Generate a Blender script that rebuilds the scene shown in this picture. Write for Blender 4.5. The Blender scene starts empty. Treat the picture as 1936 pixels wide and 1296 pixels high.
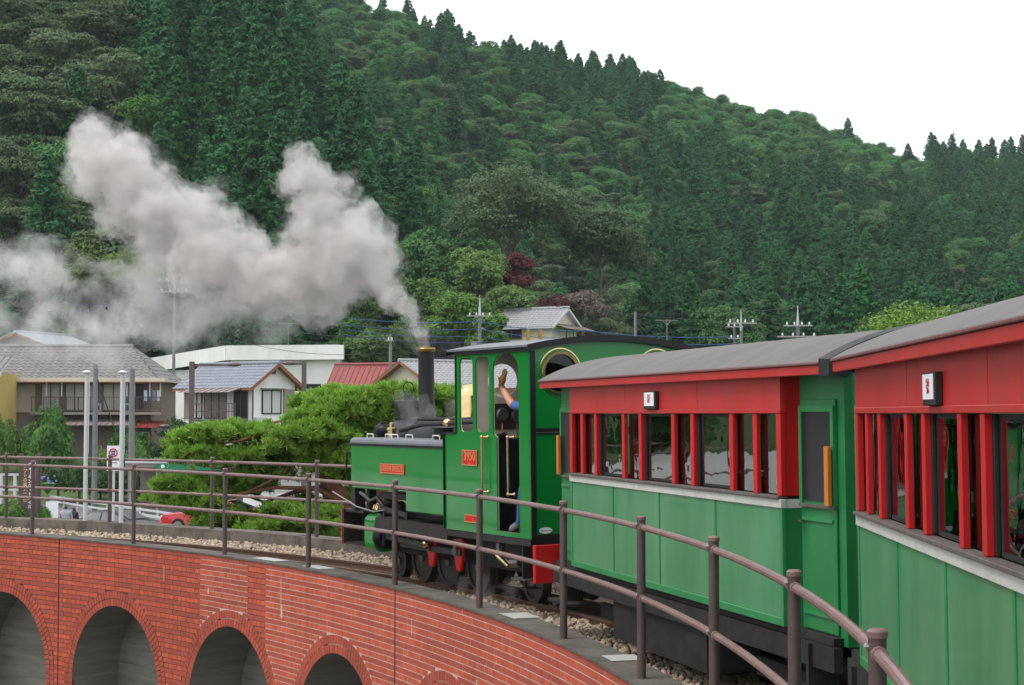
import bpy, bmesh, math, random
import numpy as np
from mathutils import Vector, Matrix
random.seed(7)
rng = np.random.default_rng(7)
scene = bpy.context.scene
R_ = math.radians

# ------------------------------------------------------------------ camera, sky, sun, exposure
F_PX, IMG_W, IMG_H, HORIZON = 3200.0, 1936.0, 1296.0, 782.8
CAM_Z = 2.0
PITCH = math.atan((HORIZON - IMG_H / 2) / F_PX)
cam_data = bpy.data.cameras.new('camera')
cam_data.sensor_width = 36.0
cam_data.lens = 36.0 * F_PX / IMG_W
cam_data.clip_start, cam_data.clip_end = 0.1, 4000.0
cam = bpy.data.objects.new('camera', cam_data)
scene.collection.objects.link(cam)
cam.location = (0, 0, CAM_Z)
cam.rotation_euler = (math.pi / 2 + PITCH, 0, 0)
scene.camera = cam

SUN_EL, SUN_AZ = R_(58), R_(250)      # soft sun behind cloud, high over the camera's back and left
world = bpy.data.worlds.new('World')
scene.world = world
world.use_nodes = True
wn, wl = world.node_tree.nodes, world.node_tree.links
wn.clear()
w_sky = wn.new('ShaderNodeTexSky')
w_sky.sky_type = 'NISHITA'
w_sky.sun_disc = False
w_sky.sun_elevation = SUN_EL
w_sky.sun_rotation = SUN_AZ
w_sky.air_density, w_sky.dust_density, w_sky.ozone_density = 1.0, 6.0, 0.3
w_mix = wn.new('ShaderNodeMix')       # even white cloud over the blue sky
w_mix.data_type = 'RGBA'
w_mix.inputs[0].default_value = 0.88
w_mix.inputs[7].default_value = (10.6, 11.0, 11.4, 1)
wl.new(w_sky.outputs[0], w_mix.inputs[6])
w_bg = wn.new('ShaderNodeBackground')
w_bg.inputs['Strength'].default_value = 0.11
wl.new(w_mix.outputs[2], w_bg.inputs['Color'])
w_out = wn.new('ShaderNodeOutputWorld')
wl.new(w_bg.outputs[0], w_out.inputs['Surface'])

sun_data = bpy.data.lights.new('sun', 'SUN')
sun_data.energy = 1.4
sun_data.angle = R_(14)
sun_data.color = (1.0, 0.96, 0.9)
sun = bpy.data.objects.new('sun', sun_data)
scene.collection.objects.link(sun)
# direction from the sun down to the scene
sd = Vector((math.sin(SUN_AZ) * math.cos(SUN_EL), math.cos(SUN_AZ) * math.cos(SUN_EL), math.sin(SUN_EL)))
sun.rotation_euler = (-sd).to_track_quat('-Z', 'Y').to_euler()

vs = scene.view_settings
vs.view_transform = 'Standard'
vs.look = 'None'
vs.exposure = 0.3
vs.gamma = 1.0
vs.use_curve_mapping = False
scene.cycles.use_denoising = True
scene.cycles.max_bounces = 8
scene.cycles.diffuse_bounces = 3
scene.cycles.glossy_bounces = 3
scene.cycles.transmission_bounces = 4
scene.cycles.transparent_max_bounces = 16
scene.cycles.volume_bounces = 2
scene.cycles.caustics_reflective = False
scene.cycles.caustics_refractive = False

# ------------------------------------------------------------------ projection helpers (photo pixel -> place)
_ct, _st = math.cos(PITCH), math.sin(PITCH)
def ray(px, py):
    a, b = (px - IMG_W / 2) / F_PX, (IMG_H / 2 - py) / F_PX
    return Vector((a, _ct - b * _st, b * _ct + _st))
def at(px, py, depth):
    r = ray(px, py)
    return Vector((0, 0, CAM_Z)) + r * (depth / r.y)
def onz(px, py, z):
    r = ray(px, py)
    return Vector((0, 0, CAM_Z)) + r * ((z - CAM_Z) / r.z)
def project(p):
    y = p[1] * _ct + (p[2] - CAM_Z) * _st
    z = -p[1] * _st + (p[2] - CAM_Z) * _ct
    return (IMG_W / 2 + F_PX * p[0] / y, IMG_H / 2 - F_PX * z / y) if y > .1 else (-9999, -9999)

# ------------------------------------------------------------------ materials
MATS = {}
def lin(r, g, b):
    def c(v):
        v /= 255.0
        return v / 12.92 if v <= .04045 else ((v + .055) / 1.055) ** 2.4
    return (c(r), c(g), c(b))
def M(name, col, rough=.6, metal=0.0, var=.18, vscale=4.0, bump=0.0, bscale=40.0, coat=0.0,
      dirt=None, dirt_amt=.5, dirt_scale=3.0, stretch=(1, 1, 1), rnd=0.0, spec=.5, translucent=0.0, hue=0.0, isl=0.0, pos=False):
    """Principled surface with noise-driven colour change, wear and relief."""
    m = bpy.data.materials.new(name)
    m.use_nodes = True
    nt = m.node_tree
    N, L = nt.nodes, nt.links
    p = N['Principled BSDF']
    p.inputs['Roughness'].default_value = rough
    p.inputs['Metallic'].default_value = metal
    p.inputs['Coat Weight'].default_value = coat
    p.inputs['Coat Roughness'].default_value = .08
    p.inputs['Specular IOR Level'].default_value = spec
    tc = N.new('ShaderNodeTexCoord')
    mp = N.new('ShaderNodeMapping')
    mp.inputs['Scale'].default_value = stretch
    geo = N.new('ShaderNodeNewGeometry')
    L.new(geo.outputs['Position'] if pos else tc.outputs['Object'], mp.inputs[0])
    nz = N.new('ShaderNodeTexNoise')
    nz.inputs['Scale'].default_value = vscale
    nz.inputs['Detail'].default_value = 6
    nz.inputs['Roughness'].default_value = .65
    L.new(mp.outputs[0], nz.inputs['Vector'])
    rmp = N.new('ShaderNodeMapRange')
    rmp.inputs[1].default_value, rmp.inputs[2].default_value = .25, .75
    rmp.inputs[3].default_value, rmp.inputs[4].default_value = 1 - var, 1 + var
    L.new(nz.outputs[0], rmp.inputs[0])
    hsv = N.new('ShaderNodeHueSaturation')
    hsv.inputs['Color'].default_value = (*col, 1)
    L.new(rmp.outputs[0], hsv.inputs['Value'])
    out = hsv.outputs[0]
    if isl:                                     # each loose piece its own shade
        ml = N.new('ShaderNodeMath'); ml.operation = 'MULTIPLY_ADD'
        ml.inputs[1].default_value, ml.inputs[2].default_value = 2 * isl, 1 - isl
        L.new(geo.outputs['Random Per Island'], ml.inputs[0])
        hi = N.new('ShaderNodeHueSaturation')
        L.new(out, hi.inputs['Color']); L.new(ml.outputs[0], hi.inputs['Value'])
        out = hi.outputs[0]
    if rnd or hue:
        oi = N.new('ShaderNodeObjectInfo')
        mul = N.new('ShaderNodeMath'); mul.operation = 'MULTIPLY_ADD'
        mul.inputs[1].default_value, mul.inputs[2].default_value = 2 * rnd, 1 - rnd
        L.new(oi.outputs['Random'], mul.inputs[0])
        h2 = N.new('ShaderNodeHueSaturation')
        L.new(out, h2.inputs['Color'])
        L.new(mul.outputs[0], h2.inputs['Value'])
        if hue:
            wn2 = N.new('ShaderNodeTexWhiteNoise'); wn2.noise_dimensions = '1D'
            L.new(oi.outputs['Random'], wn2.inputs['W'])
            mh = N.new('ShaderNodeMath'); mh.operation = 'MULTIPLY_ADD'
            mh.inputs[1].default_value, mh.inputs[2].default_value = 2 * hue, .5 - hue
            L.new(wn2.outputs['Value'], mh.inputs[0])
            L.new(mh.outputs[0], h2.inputs['Hue'])
        out = h2.outputs[0]
    if dirt:
        n2 = N.new('ShaderNodeTexNoise')
        n2.inputs['Scale'].default_value = dirt_scale
        n2.inputs['Detail'].default_value = 8
        n2.inputs['Roughness'].default_value = .7
        L.new(mp.outputs[0], n2.inputs['Vector'])
        r2 = N.new('ShaderNodeMapRange')
        r2.inputs[1].default_value, r2.inputs[2].default_value = .45, .72
        r2.inputs[3].default_value, r2.inputs[4].default_value = 0, dirt_amt
        L.new(n2.outputs[0], r2.inputs[0])
        mx = N.new('ShaderNodeMix'); mx.data_type = 'RGBA'
        L.new(r2.outputs[0], mx.inputs[0])
        L.new(out, mx.inputs[6])
        mx.inputs[7].default_value = (*dirt, 1)
        out = mx.outputs[2]
    L.new(out, p.inputs['Base Color'])
    if bump:
        b = N.new('ShaderNodeBump')
        b.inputs['Strength'].default_value = bump
        b.inputs['Distance'].default_value = .02
        n3 = N.new('ShaderNodeTexNoise')
        n3.inputs['Scale'].default_value = bscale
        n3.inputs['Detail'].default_value = 5
        L.new(mp.outputs[0], n3.inputs['Vector'])
        L.new(n3.outputs[0], b.inputs['Height'])
        L.new(b.outputs[0], p.inputs['Normal'])
    if translucent:
        tr = N.new('ShaderNodeBsdfTranslucent')
        L.new(out, tr.inputs['Color'])
        ms = N.new('ShaderNodeMixShader')
        ms.inputs[0].default_value = translucent
        L.new(p.outputs[0], ms.inputs[1])
        L.new(tr.outputs[0], ms.inputs[2])
        L.new(ms.outputs[0], N['Material Output'].inputs['Surface'])
    MATS[name] = m
    return m
def glass(name, tint, ior=1.5, rough=.01, wavy=0.0, wscale=6.0):
    m = bpy.data.materials.new(name)
    m.use_nodes = True
    N, L = m.node_tree.nodes, m.node_tree.links
    N.remove(N['Principled BSDF'])
    t = N.new('ShaderNodeBsdfTransparent'); t.inputs[0].default_value = (*tint, 1)
    g = N.new('ShaderNodeBsdfGlossy'); g.inputs['Roughness'].default_value = rough
    fr = N.new('ShaderNodeFresnel'); fr.inputs[0].default_value = ior
    if wavy:
        tc = N.new('ShaderNodeTexCoord'); nz = N.new('ShaderNodeTexNoise')
        nz.inputs['Scale'].default_value = wscale
        bp = N.new('ShaderNodeBump'); bp.inputs['Strength'].default_value = wavy; bp.inputs['Distance'].default_value = .02
        L.new(tc.outputs['Object'], nz.inputs['Vector']); L.new(nz.outputs[0], bp.inputs['Height'])
        L.new(bp.outputs[0], g.inputs['Normal'])
    ms = N.new('ShaderNodeMixShader')
    L.new(fr.outputs[0], ms.inputs[0]); L.new(t.outputs[0], ms.inputs[1]); L.new(g.outputs[0], ms.inputs[2])
    L.new(ms.outputs[0], N['Material Output'].inputs['Surface'])
    MATS[name] = m
    return m
def smoke_mat(name, col, density, aniso=0.1, noise=None):
    m = bpy.data.materials.new(name)
    m.use_nodes = True
    N, L = m.node_tree.nodes, m.node_tree.links
    N.remove(N['Principled BSDF'])
    v = N.new('ShaderNodeVolumePrincipled')
    v.inputs['Color'].default_value = (*col, 1)
    v.inputs['Density'].default_value = density
    v.inputs['Anisotropy'].default_value = aniso
    if noise:                                   # torn by turbulence: (scale, low, high, detail)
        tc = N.new('ShaderNodeTexCoord'); nz = N.new('ShaderNodeTexNoise')
        nz.inputs['Scale'].default_value = noise[0]; nz.inputs['Detail'].default_value = noise[3]
        nz.inputs['Roughness'].default_value = .6; nz.inputs['Distortion'].default_value = .25
        mr = N.new('ShaderNodeMapRange'); mr.interpolation_type = 'SMOOTHSTEP'
        mr.inputs[1].default_value, mr.inputs[2].default_value = noise[1], noise[2]
        mr.inputs[3].default_value, mr.inputs[4].default_value = 0.0, density
        L.new(tc.outputs['Object'], nz.inputs['Vector']); L.new(nz.outputs[0], mr.inputs[0])
        L.new(mr.outputs[0], v.inputs['Density'])
    L.new(v.outputs[0], N['Material Output'].inputs['Volume'])
    MATS[name] = m
    return m

M('loco_green', lin(6, 122, 44), .22, var=.08, vscale=2, coat=.2, spec=.4, bump=.03, bscale=1.6, dirt=lin(20, 112, 52), dirt_amt=.3, dirt_scale=2.5)
M('loco_black', (.009, .009, .010), .42, var=.2, spec=.3)
M('frame_black', (.018, .016, .015), .6, var=.4, vscale=8, dirt=(.06, .045, .035), dirt_amt=.5, dirt_scale=6)
M('steel_grey', (.16, .155, .15), .45, metal=.6, var=.3, vscale=12)
M('wheel_grey', (.045, .043, .042), .5, metal=.3, var=.3, vscale=9, dirt=(.1, .07, .05), dirt_amt=.4)
M('brass', (.74, .55, .27), .16, metal=1.0, var=.15, vscale=6)
M('old_brass', (.36, .24, .08), .35, metal=1.0, var=.3, vscale=8)
M('copper', (.45, .2, .1), .3, metal=1.0, var=.2)
M('loco_red', lin(190, 12, 14), .38, var=.08, coat=.2)
M('plate_red', lin(200, 16, 18), .45, var=.1)
M('plate_gold', lin(214, 150, 96), .45, metal=.2, var=.1)
M('tank_top', (.16, .17, .19), .35, var=.15, vscale=5, metal=.2)
M('cream', lin(226, 214, 196), .6, var=.08)
M('car_green', lin(68, 138, 92), .34, var=.2, vscale=3.0, stretch=(1, 1, .22), dirt=lin(104, 148, 116), dirt_amt=.6, dirt_scale=3.2, bump=.12, bscale=2.2, coat=.12)
M('car_green_trim', lin(40, 132, 74), .4, var=.12, vscale=3, dirt=lin(90, 140, 105), dirt_amt=.3)
M('car_green_end', lin(34, 122, 66), .4, var=.15, vscale=3, dirt=lin(70, 120, 80), dirt_amt=.4)
M('car_red', lin(184, 34, 36), .42, var=.14, vscale=2.5, dirt=lin(160, 78, 78), dirt_amt=.5, dirt_scale=4.5, stretch=(1, 1, .3), bump=.1, bscale=2.5)
M('car_red_post', lin(192, 24, 28), .4, var=.12, vscale=5)
M('strip_white', lin(198, 198, 190), .55, var=.1, vscale=5, dirt=(.3, .3, .27), dirt_amt=.4, dirt_scale=6)
M('sill_dark', lin(88, 80, 76), .6, var=.3, vscale=14, dirt=(.28, .26, .24), dirt_amt=.5, dirt_scale=18)
M('roof_canvas', lin(106, 102, 101), .8, var=.14, vscale=2.2, stretch=(.25, 1.6, 1), dirt=lin(84, 80, 78), dirt_amt=.6, dirt_scale=3, bump=.25, bscale=5)
M('roof_edge', lin(112, 74, 70), .6, var=.2, vscale=8)
M('rubber_black', (.012, .012, .012), .6, var=.2)
M('orange_board', lin(205, 118, 48), .5, var=.15, vscale=10, stretch=(3, 3, .5))
M('under_black', (.012, .011, .011), .8, var=.4, vscale=5, dirt=(.04, .034, .028), dirt_amt=.6, dirt_scale=5)
M('seat_brown', (.06, .035, .025), .7)
M('inner_wall', lin(120, 112, 98), .7)
M('rail_pipe', lin(126, 100, 96), .42, var=.2, vscale=6, dirt=lin(84, 64, 62), dirt_amt=.5, dirt_scale=9, coat=.1)
M('rail_post', lin(84, 68, 66), .5, var=.2, vscale=5, dirt=lin(62, 52, 52), dirt_amt=.5, dirt_scale=6)
M('galvanised', (.35, .34, .33), .45, metal=.6)
M('brick_header', lin(184, 82, 54), .75, var=.12, vscale=3, isl=.16, pos=True, dirt=lin(112, 58, 44), dirt_amt=.4, dirt_scale=1.3, stretch=(1, 1, .55), bump=.2, bscale=60)
M('brick_stretcher', lin(163, 73, 54), .75, var=.12, vscale=3, isl=.14, pos=True, dirt=lin(108, 56, 44), dirt_amt=.4, dirt_scale=1.3, stretch=(1, 1, .55), bump=.2, bscale=60)
M('brick_ring', lin(168, 75, 54), .75, var=.12, vscale=3, isl=.16, pos=True, dirt=lin(96, 50, 40), dirt_amt=.6, dirt_scale=1.5, bump=.2, bscale=60)
M('mortar_dark', lin(84, 58, 48), .9, var=.3, vscale=12)
M('mortar_light', lin(186, 170, 156), .9, var=.25, vscale=12)
M('coping', lin(94, 88, 81), .9, var=.3, vscale=4, pos=True, dirt=lin(52, 49, 43), dirt_amt=.8, dirt_scale=2.2, bump=.4, bscale=30)
M('kerb_mossy', lin(112, 104, 95), .95, var=.35, vscale=5, pos=True, dirt=lin(46, 44, 32), dirt_amt=.85, dirt_scale=2.6, bump=.5, bscale=30)
M('white_paint', lin(178, 178, 173), .6, var=.1, vscale=8, dirt=(.3, .3, .3), dirt_amt=.5, dirt_scale=14)
M('arch_concrete', lin(126, 123, 113), .9, var=.18, vscale=2.5, stretch=(.4, .4, 4), dirt=lin(80, 78, 70), dirt_amt=.6, dirt_scale=2.2, bump=.3, bscale=12)
M('rail_steel', lin(112, 88, 74), .5, metal=.5, var=.3, vscale=12, dirt=lin(105, 66, 40), dirt_amt=.8, dirt_scale=6)
M('rail_top', lin(150, 140, 135), .3, metal=.9, var=.2, vscale=10)
M('sleeper', lin(74, 58, 48), .9, var=.35, vscale=10, bump=.4)
M('ballast', lin(176, 160, 142), .95, isl=.35, var=.3, vscale=14, dirt=lin(150, 105, 70), dirt_amt=.6, dirt_scale=7)
M('ballast_bed', lin(120, 104, 90), .95, var=.4, vscale=30, bump=.8, bscale=60)
M('asphalt', (.16, .16, .165), .9, var=.15, vscale=1.5, bump=.2, bscale=60)
M('lot', (.13, .13, .13), .9, var=.2, vscale=.6)
M('soil', (.07, .06, .035), .95, var=.4, vscale=.25)
M('grass', (.07, .12, .03), .95, var=.4, vscale=1.2)
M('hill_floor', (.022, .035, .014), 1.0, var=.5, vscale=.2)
M('white_metal', lin(198, 201, 204), .4, var=.06, vscale=3)
M('white_wall', lin(236, 236, 234), .8, var=.06, vscale=.5, dirt=lin(190, 186, 178), dirt_amt=.4, dirt_scale=.6, stretch=(1, 1, .3))
M('cream_wall', lin(214, 202, 182), .85, var=.08, vscale=.7, dirt=lin(170, 158, 138), dirt_amt=.4, dirt_scale=.8, stretch=(1, 1, .3))
M('grey_wall', lin(150, 140, 132), .85, var=.12, vscale=.8)
M('brown_wall', lin(126, 112, 104), .85, var=.15, vscale=1.2)
M('board_cream', lin(196, 188, 166), .85, var=.1, vscale=1)
M('mustard_wall', lin(190, 164, 96), .85, var=.1, vscale=1)
M('timber', lin(140, 92, 66), .8, var=.15, vscale=3)
M('tile_grey', lin(124, 119, 118), .55, var=.25, vscale=2.5, dirt=lin(80, 76, 76), dirt_amt=.5, dirt_scale=4)
M('tile_blue', lin(132, 137, 148), .4, var=.15, vscale=2.5)
M('tile_pale', lin(150, 150, 152), .5, var=.2, vscale=2.5)
M('tin_red', lin(138, 62, 58), .5, var=.12, vscale=1.5)
M('tin_pale', lin(176, 184, 192), .45, var=.1, vscale=1)
M('window_dark', (.015, .017, .02), .3, var=.2, spec=.3)
M('curtain', lin(196, 196, 190), .8, var=.15, vscale=2, stretch=(6, 6, .3))
M('shutter_grey', lin(140, 128, 124), .6, var=.1)
M('concrete_pole', lin(118, 118, 120), .8, var=.12, vscale=3)
M('brown_metal', lin(92, 80, 76), .5, var=.1)
M('cable_black', (.03, .03, .03), .6)
M('cable_blue', lin(36, 72, 124), .6)
M('porcelain', lin(225, 225, 222), .3)
M('banner_green', lin(18, 122, 84), .6, var=.06)
M('sign_brown', lin(82, 66, 66), .6, var=.1)
M('sign_white', lin(232, 232, 236), .5, var=.03)
M('sign_yellow', lin(226, 178, 84), .5)
M('sign_pink', lin(226, 140, 160), .5)
M('sign_red', lin(206, 52, 40), .5)
M('sign_blue', lin(40, 60, 140), .5)
M('text_red', lin(172, 40, 60), .6)
M('teal', lin(40, 130, 120), .6)
M('paint_black', (.012, .013, .016), .3, coat=.2, var=.05)
M('paint_red', lin(196, 40, 52), .25, coat=1.0, var=.05)
M('paint_white', lin(225, 228, 232), .25, coat=1.0, var=.03)
M('tyre', (.015, .015, .015), .85)
M('tail_red', lin(170, 10, 16), .25, coat=.6)
M('bark', lin(104, 74, 60), .95, var=.35, vscale=3, bump=.6, bscale=10)
M('bark_pine', lin(126, 84, 66), .95, var=.35, vscale=5, dirt=lin(70, 50, 44), dirt_amt=.6, dirt_scale=8, bump=.7, bscale=18)
M('bark_grey', lin(98, 88, 78), .95, var=.3, vscale=3)
LEAF = dict(rough=.65, spec=.25, translucent=.22)
M('leaf_cedar', (.030, .138, .040), var=.35, vscale=.4, rnd=.32, hue=.012, dirt=(.055, .13, .04), dirt_amt=.4, dirt_scale=.35, **LEAF)
M('leaf_broad', (.080, .225, .060), var=.4, vscale=.5, rnd=.28, hue=.02, dirt=(.11, .22, .075), dirt_amt=.5, dirt_scale=.3, **LEAF)
M('leaf_olive', (.098, .16, .066), var=.35, vscale=.5, rnd=.2, hue=.012, dirt=(.13, .135, .085), dirt_amt=.5, dirt_scale=.35, **LEAF)
M('leaf_light', (.13, .24, .06), var=.35, vscale=.6, rnd=.2, hue=.02, dirt=(.17, .21, .08), dirt_amt=.5, dirt_scale=.5, **LEAF)
M('leaf_vine', (.075, .20, .035), var=.35, vscale=.8, rnd=.2, **LEAF)
M('leaf_maple', (.11, .026, .026), var=.4, vscale=.8, rnd=.1, dirt=(.11, .05, .04), dirt_amt=.5, **LEAF)
M('leaf_dry', (.19, .15, .13), var=.3, vscale=.8, rnd=.1, **LEAF)
M('leaf_pine', (.24, .43, .06), var=.35, vscale=1.5, dirt=(.22, .38, .07), dirt_amt=.6, dirt_scale=2, **LEAF)
M('leaf_bush', (.085, .20, .035), var=.35, vscale=1.5, rnd=.25, hue=.02, dirt=(.14, .24, .05), dirt_amt=.5, dirt_scale=1.5, **LEAF)
M('leaf_hedge', (.045, .095, .025), var=.35, vscale=1.5, rnd=.25, hue=.015, **LEAF)
M('leaf_yellow', (.15, .27, .045), var=.35, vscale=1.0, dirt=(.3, .36, .06), dirt_amt=.5, dirt_scale=1.2, **LEAF)
M('flower_blue', (.18, .2, .5), var=.2)
M('skin', lin(206, 150, 122), .55, var=.08)
M('glove', lin(176, 128, 58), .8, var=.35, vscale=14, dirt=(.06, .045, .03), dirt_amt=.7, dirt_scale=9)
M('denim', lin(62, 88, 140), .85, var=.2, vscale=20)
M('shirt_blue', lin(70, 104, 160), .85, var=.12)
M('shirt_grey', lin(158, 160, 168), .85, var=.1)
M('cloth_dark', (.02, .018, .022), .85)
M('hair', (.012, .01, .01), .6)
M('shoe_grey', lin(118, 114, 112), .8)
glass('pane_car', (.86, .9, .88), wavy=.08, wscale=3.0, ior=2.3)
glass('pane_loco', (.10, .095, .09))
glass('pane_vehicle', (.2, .24, .25))
# ------------------------------------------------------------------ mesh helpers
COL = scene.collection
def mesh_np(name, V, Fq, mat=None, smooth=False):
    """Mesh from numpy arrays: V (n,3), Fq (m,k) all faces with k corners."""
    me = bpy.data.meshes.new(name)
    V = np.ascontiguousarray(V, dtype=np.float32); Fq = np.ascontiguousarray(Fq, dtype=np.int32)
    m, k = Fq.shape
    me.vertices.add(len(V)); me.vertices.foreach_set('co', V.ravel())
    me.loops.add(m * k); me.loops.foreach_set('vertex_index', Fq.ravel())
    me.polygons.add(m)
    me.polygons.foreach_set('loop_start', np.arange(0, m * k, k, dtype=np.int32))
    me.polygons.foreach_set('loop_total', np.full(m, k, dtype=np.int32))
    if smooth:
        me.polygons.foreach_set('use_smooth', np.ones(m, dtype=bool))
    me.update(calc_edges=True)
    if mat: me.materials.append(MATS[mat])
    return me
def link(name, data, parent=None, loc=(0, 0, 0), rz=0.0):
    o = bpy.data.objects.new(name, data)
    COL.objects.link(o)
    o.location = loc
    o.rotation_euler = (0, 0, rz)
    if parent is not None: o.parent = parent
    return o
def tag(o, label=None, cat=None, group=None, kind=None):
    if label: o['label'] = label
    if cat: o['category'] = cat
    if group: o['group'] = group
    if kind: o['kind'] = kind
    return o
def thing(name, label, cat, loc=(0, 0, 0), rz=0.0, group=None):
    return tag(link(name, None, None, loc, rz), label, cat, group)
class MB:
    """Collects boxes, prisms, tubes and lathes into one mesh."""
    def __init__(s): s.v, s.f = [], []
    def add(s, vs, fs):
        n = len(s.v)
        s.v += [tuple(v) for v in vs]
        s.f += [tuple(i + n for i in f) for f in fs]
        return s
    def box(s, x0, x1, y0, y1, z0, z1, mtx=None):
        v = [Vector((x, y, z)) for z in (z0, z1) for y in (y0, y1) for x in (x0, x1)]
        if mtx is not None: v = [mtx @ p for p in v]
        return s.add(v, [(0, 2, 3, 1), (4, 5, 7, 6), (0, 1, 5, 4), (2, 6, 7, 3), (0, 4, 6, 2), (1, 3, 7, 5)])
    def beam(s, a, b, w, h, up=(0, 0, 1)):
        a, b = Vector(a), Vector(b)
        d = (b - a); L = d.length; d.normalize()
        u = Vector(up)
        if abs(d.dot(u)) > .98: u = Vector((0, 1, 0))
        r = d.cross(u).normalized(); u = r.cross(d)
        m = Matrix((r, d, u)).transposed().to_4x4(); m.translation = a
        return s.box(-w / 2, w / 2, 0, L, -h / 2, h / 2, m)
    def tube(s, pts, r, n=8, cap=True):
        pts = [Vector(p) for p in pts]
        rs = r if isinstance(r, (list, tuple)) else [r] * len(pts)
        rings = []
        u = None
        for i, p in enumerate(pts):
            d = (pts[min(i + 1, len(pts) - 1)] - pts[max(i - 1, 0)]).normalized()
            if u is None:
                u = Vector((0, 0, 1)) if abs(d.z) < .9 else Vector((1, 0, 0))
            u = (u - d * u.dot(d))
            if u.length < 1e-4: u = d.orthogonal()
            u.normalize()
            w = d.cross(u)
            rings.append([p + (u * math.cos(2 * math.pi * k / n) + w * math.sin(2 * math.pi * k / n)) * rs[i] for k in range(n)])
        vs = [v for r_ in rings for v in r_]
        fs = []
        for i in range(len(rings) - 1):
            for k in range(n):
                fs.append((i * n + k, i * n + (k + 1) % n, (i + 1) * n + (k + 1) % n, (i + 1) * n + k))
        if cap:
            fs.append(tuple(reversed(range(n)))); fs.append(tuple((len(rings) - 1) * n + k for k in range(n)))
        return s.add(vs, fs)
    def lathe(s, prof, n=20, origin=(0, 0, 0), axis='z', closed=False):
        """prof: (radius, height) pairs turned round an axis through origin."""
        o = Vector(origin)
        def P(r, h, a):
            c, q = r * math.cos(a), r * math.sin(a)
            return o + (Vector((c, q, h)) if axis == 'z' else Vector((h, c, q)) if axis == 'x' else Vector((q, h, c)))
        vs = [P(r, h, 2 * math.pi * k / n) for r, h in prof for k in range(n)]
        fs = []
        m = len(prof)
        for i in range(m if closed else m - 1):
            j = (i + 1) % m
            for k in range(n):
                fs.append((i * n + k, i * n + (k + 1) % n, j * n + (k + 1) % n, j * n + k))
        if not closed:
            if prof[0][0] > 1e-4: fs.append(tuple(reversed(range(n))))
            if prof[-1][0] > 1e-4: fs.append(tuple((m - 1) * n + k for k in range(n)))
        return s.add(vs, fs)
    def prism(s, poly, t0, t1, axis='x'):
        """poly: 2D outline (two remaining axes in xyz order), extruded t0..t1 along axis."""
        def P(a, b, t): return {'x': (t, a, b), 'y': (a, t, b), 'z': (a, b, t)}[axis]
        n = len(poly)
        vs = [P(a, b, t0) for a, b in poly] + [P(a, b, t1) for a, b in poly]
        fs = [tuple(range(n)), tuple(reversed(range(n, 2 * n)))]
        fs += [(i, (i + 1) % n, n + (i + 1) % n, n + i) for i in range(n)]
        return s.add(vs, fs)
    def sphere(s, c, r, n=12, m=8, sq=(1, 1, 1)):
        c = Vector(c)
        prof = [(math.sin(math.pi * i / m), -math.cos(math.pi * i / m)) for i in range(m + 1)]
        prof[0] = (1e-5, -1); prof[-1] = (1e-5, 1)
        vs = [c + Vector((a * math.cos(2 * math.pi * k / n) * sq[0], a * math.sin(2 * math.pi * k / n) * sq[1], h * sq[2])) * r for a, h in prof for k in range(n)]
        fs = [(i * n + k, i * n + (k + 1) % n, (i + 1) * n + (k + 1) % n, (i + 1) * n + k) for i in range(m) for k in range(n)]
        return s.add(vs, fs)
    def mesh(s, name, mat, smooth=False, bevel=0.0, fix=True):
        me = bpy.data.meshes.new(name)
        me.from_pydata([tuple(v) for v in s.v], [], s.f)
        if fix or bevel:
            bm = bmesh.new(); bm.from_mesh(me)
            if fix: bmesh.ops.recalc_face_normals(bm, faces=bm.faces)
            if bevel:
                ed = [e for e in bm.edges if len(e.link_faces) == 2 and e.calc_face_angle(0) > .6]
                bmesh.ops.bevel(bm, geom=ed, offset=bevel, segments=1, affect='EDGES', clamp_overlap=True)
            bm.to_mesh(me); bm.free()
        if mat: me.materials.append(MATS[mat])
        if smooth:
            me.polygons.foreach_set('use_smooth', [True] * len(me.polygons))
            try: me.set_sharp_from_angle(angle=R_(35))
            except Exception: pass
        me.update()
        return me
    def build(s, name, mat, parent=None, loc=(0, 0, 0), rz=0.0, smooth=False, bevel=0.0, label=None):
        o = link(name, s.mesh(name, mat, smooth, bevel), parent, loc, rz)
        if label: o['label'] = label
        return o
def copy_tree(o, parent=None):
    c = o.copy(); COL.objects.link(c)
    c.parent = parent
    for ch in list(o.children):
        copy_tree(ch, c)
    return c
def text_mesh(name, body, size, mat, parent, mtx, extrude=.002, align='CENTER', bold=0.0):
    """Lettering turned into a mesh: text plane x right, y up."""
    cu = bpy.data.curves.new(name, 'FONT')
    cu.body = body; cu.size = size; cu.extrude = extrude
    cu.align_x = align; cu.align_y = 'CENTER'; cu.offset = bold
    cu.resolution_u = 3
    to = bpy.data.objects.new(name, cu); COL.objects.link(to)
    bpy.context.view_layer.update()
    me = bpy.data.meshes.new_from_object(to.evaluated_get(bpy.context.evaluated_depsgraph_get()))
    bpy.data.objects.remove(to)
    me.materials.clear(); me.materials.append(MATS[mat])
    me.name = name
    o = link(name, me, parent)
    o.matrix_local = mtx
    return o
def round_rect(x0, x1, y0, y1, r, n=4, corners=(1, 1, 1, 1)):
    """outline, anticlockwise from bottom-left; corners bl, br, tr, tl rounded or not"""
    out = []
    for (cx, cy, a0), on in zip(((x0 + r, y0 + r, 180), (x1 - r, y0 + r, 270), (x1 - r, y1 - r, 0), (x0 + r, y1 - r, 90)), corners):
        if on:
            for i in range(n + 1):
                a = R_(a0 + 90 * i / n); out.append((cx + r * math.cos(a), cy + r * math.sin(a)))
        else:
            out.append((cx + r * math.copysign(1, math.cos(R_(a0 + 45))), cy + r * math.copysign(1, math.sin(R_(a0 + 45)))))
    return out
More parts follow.
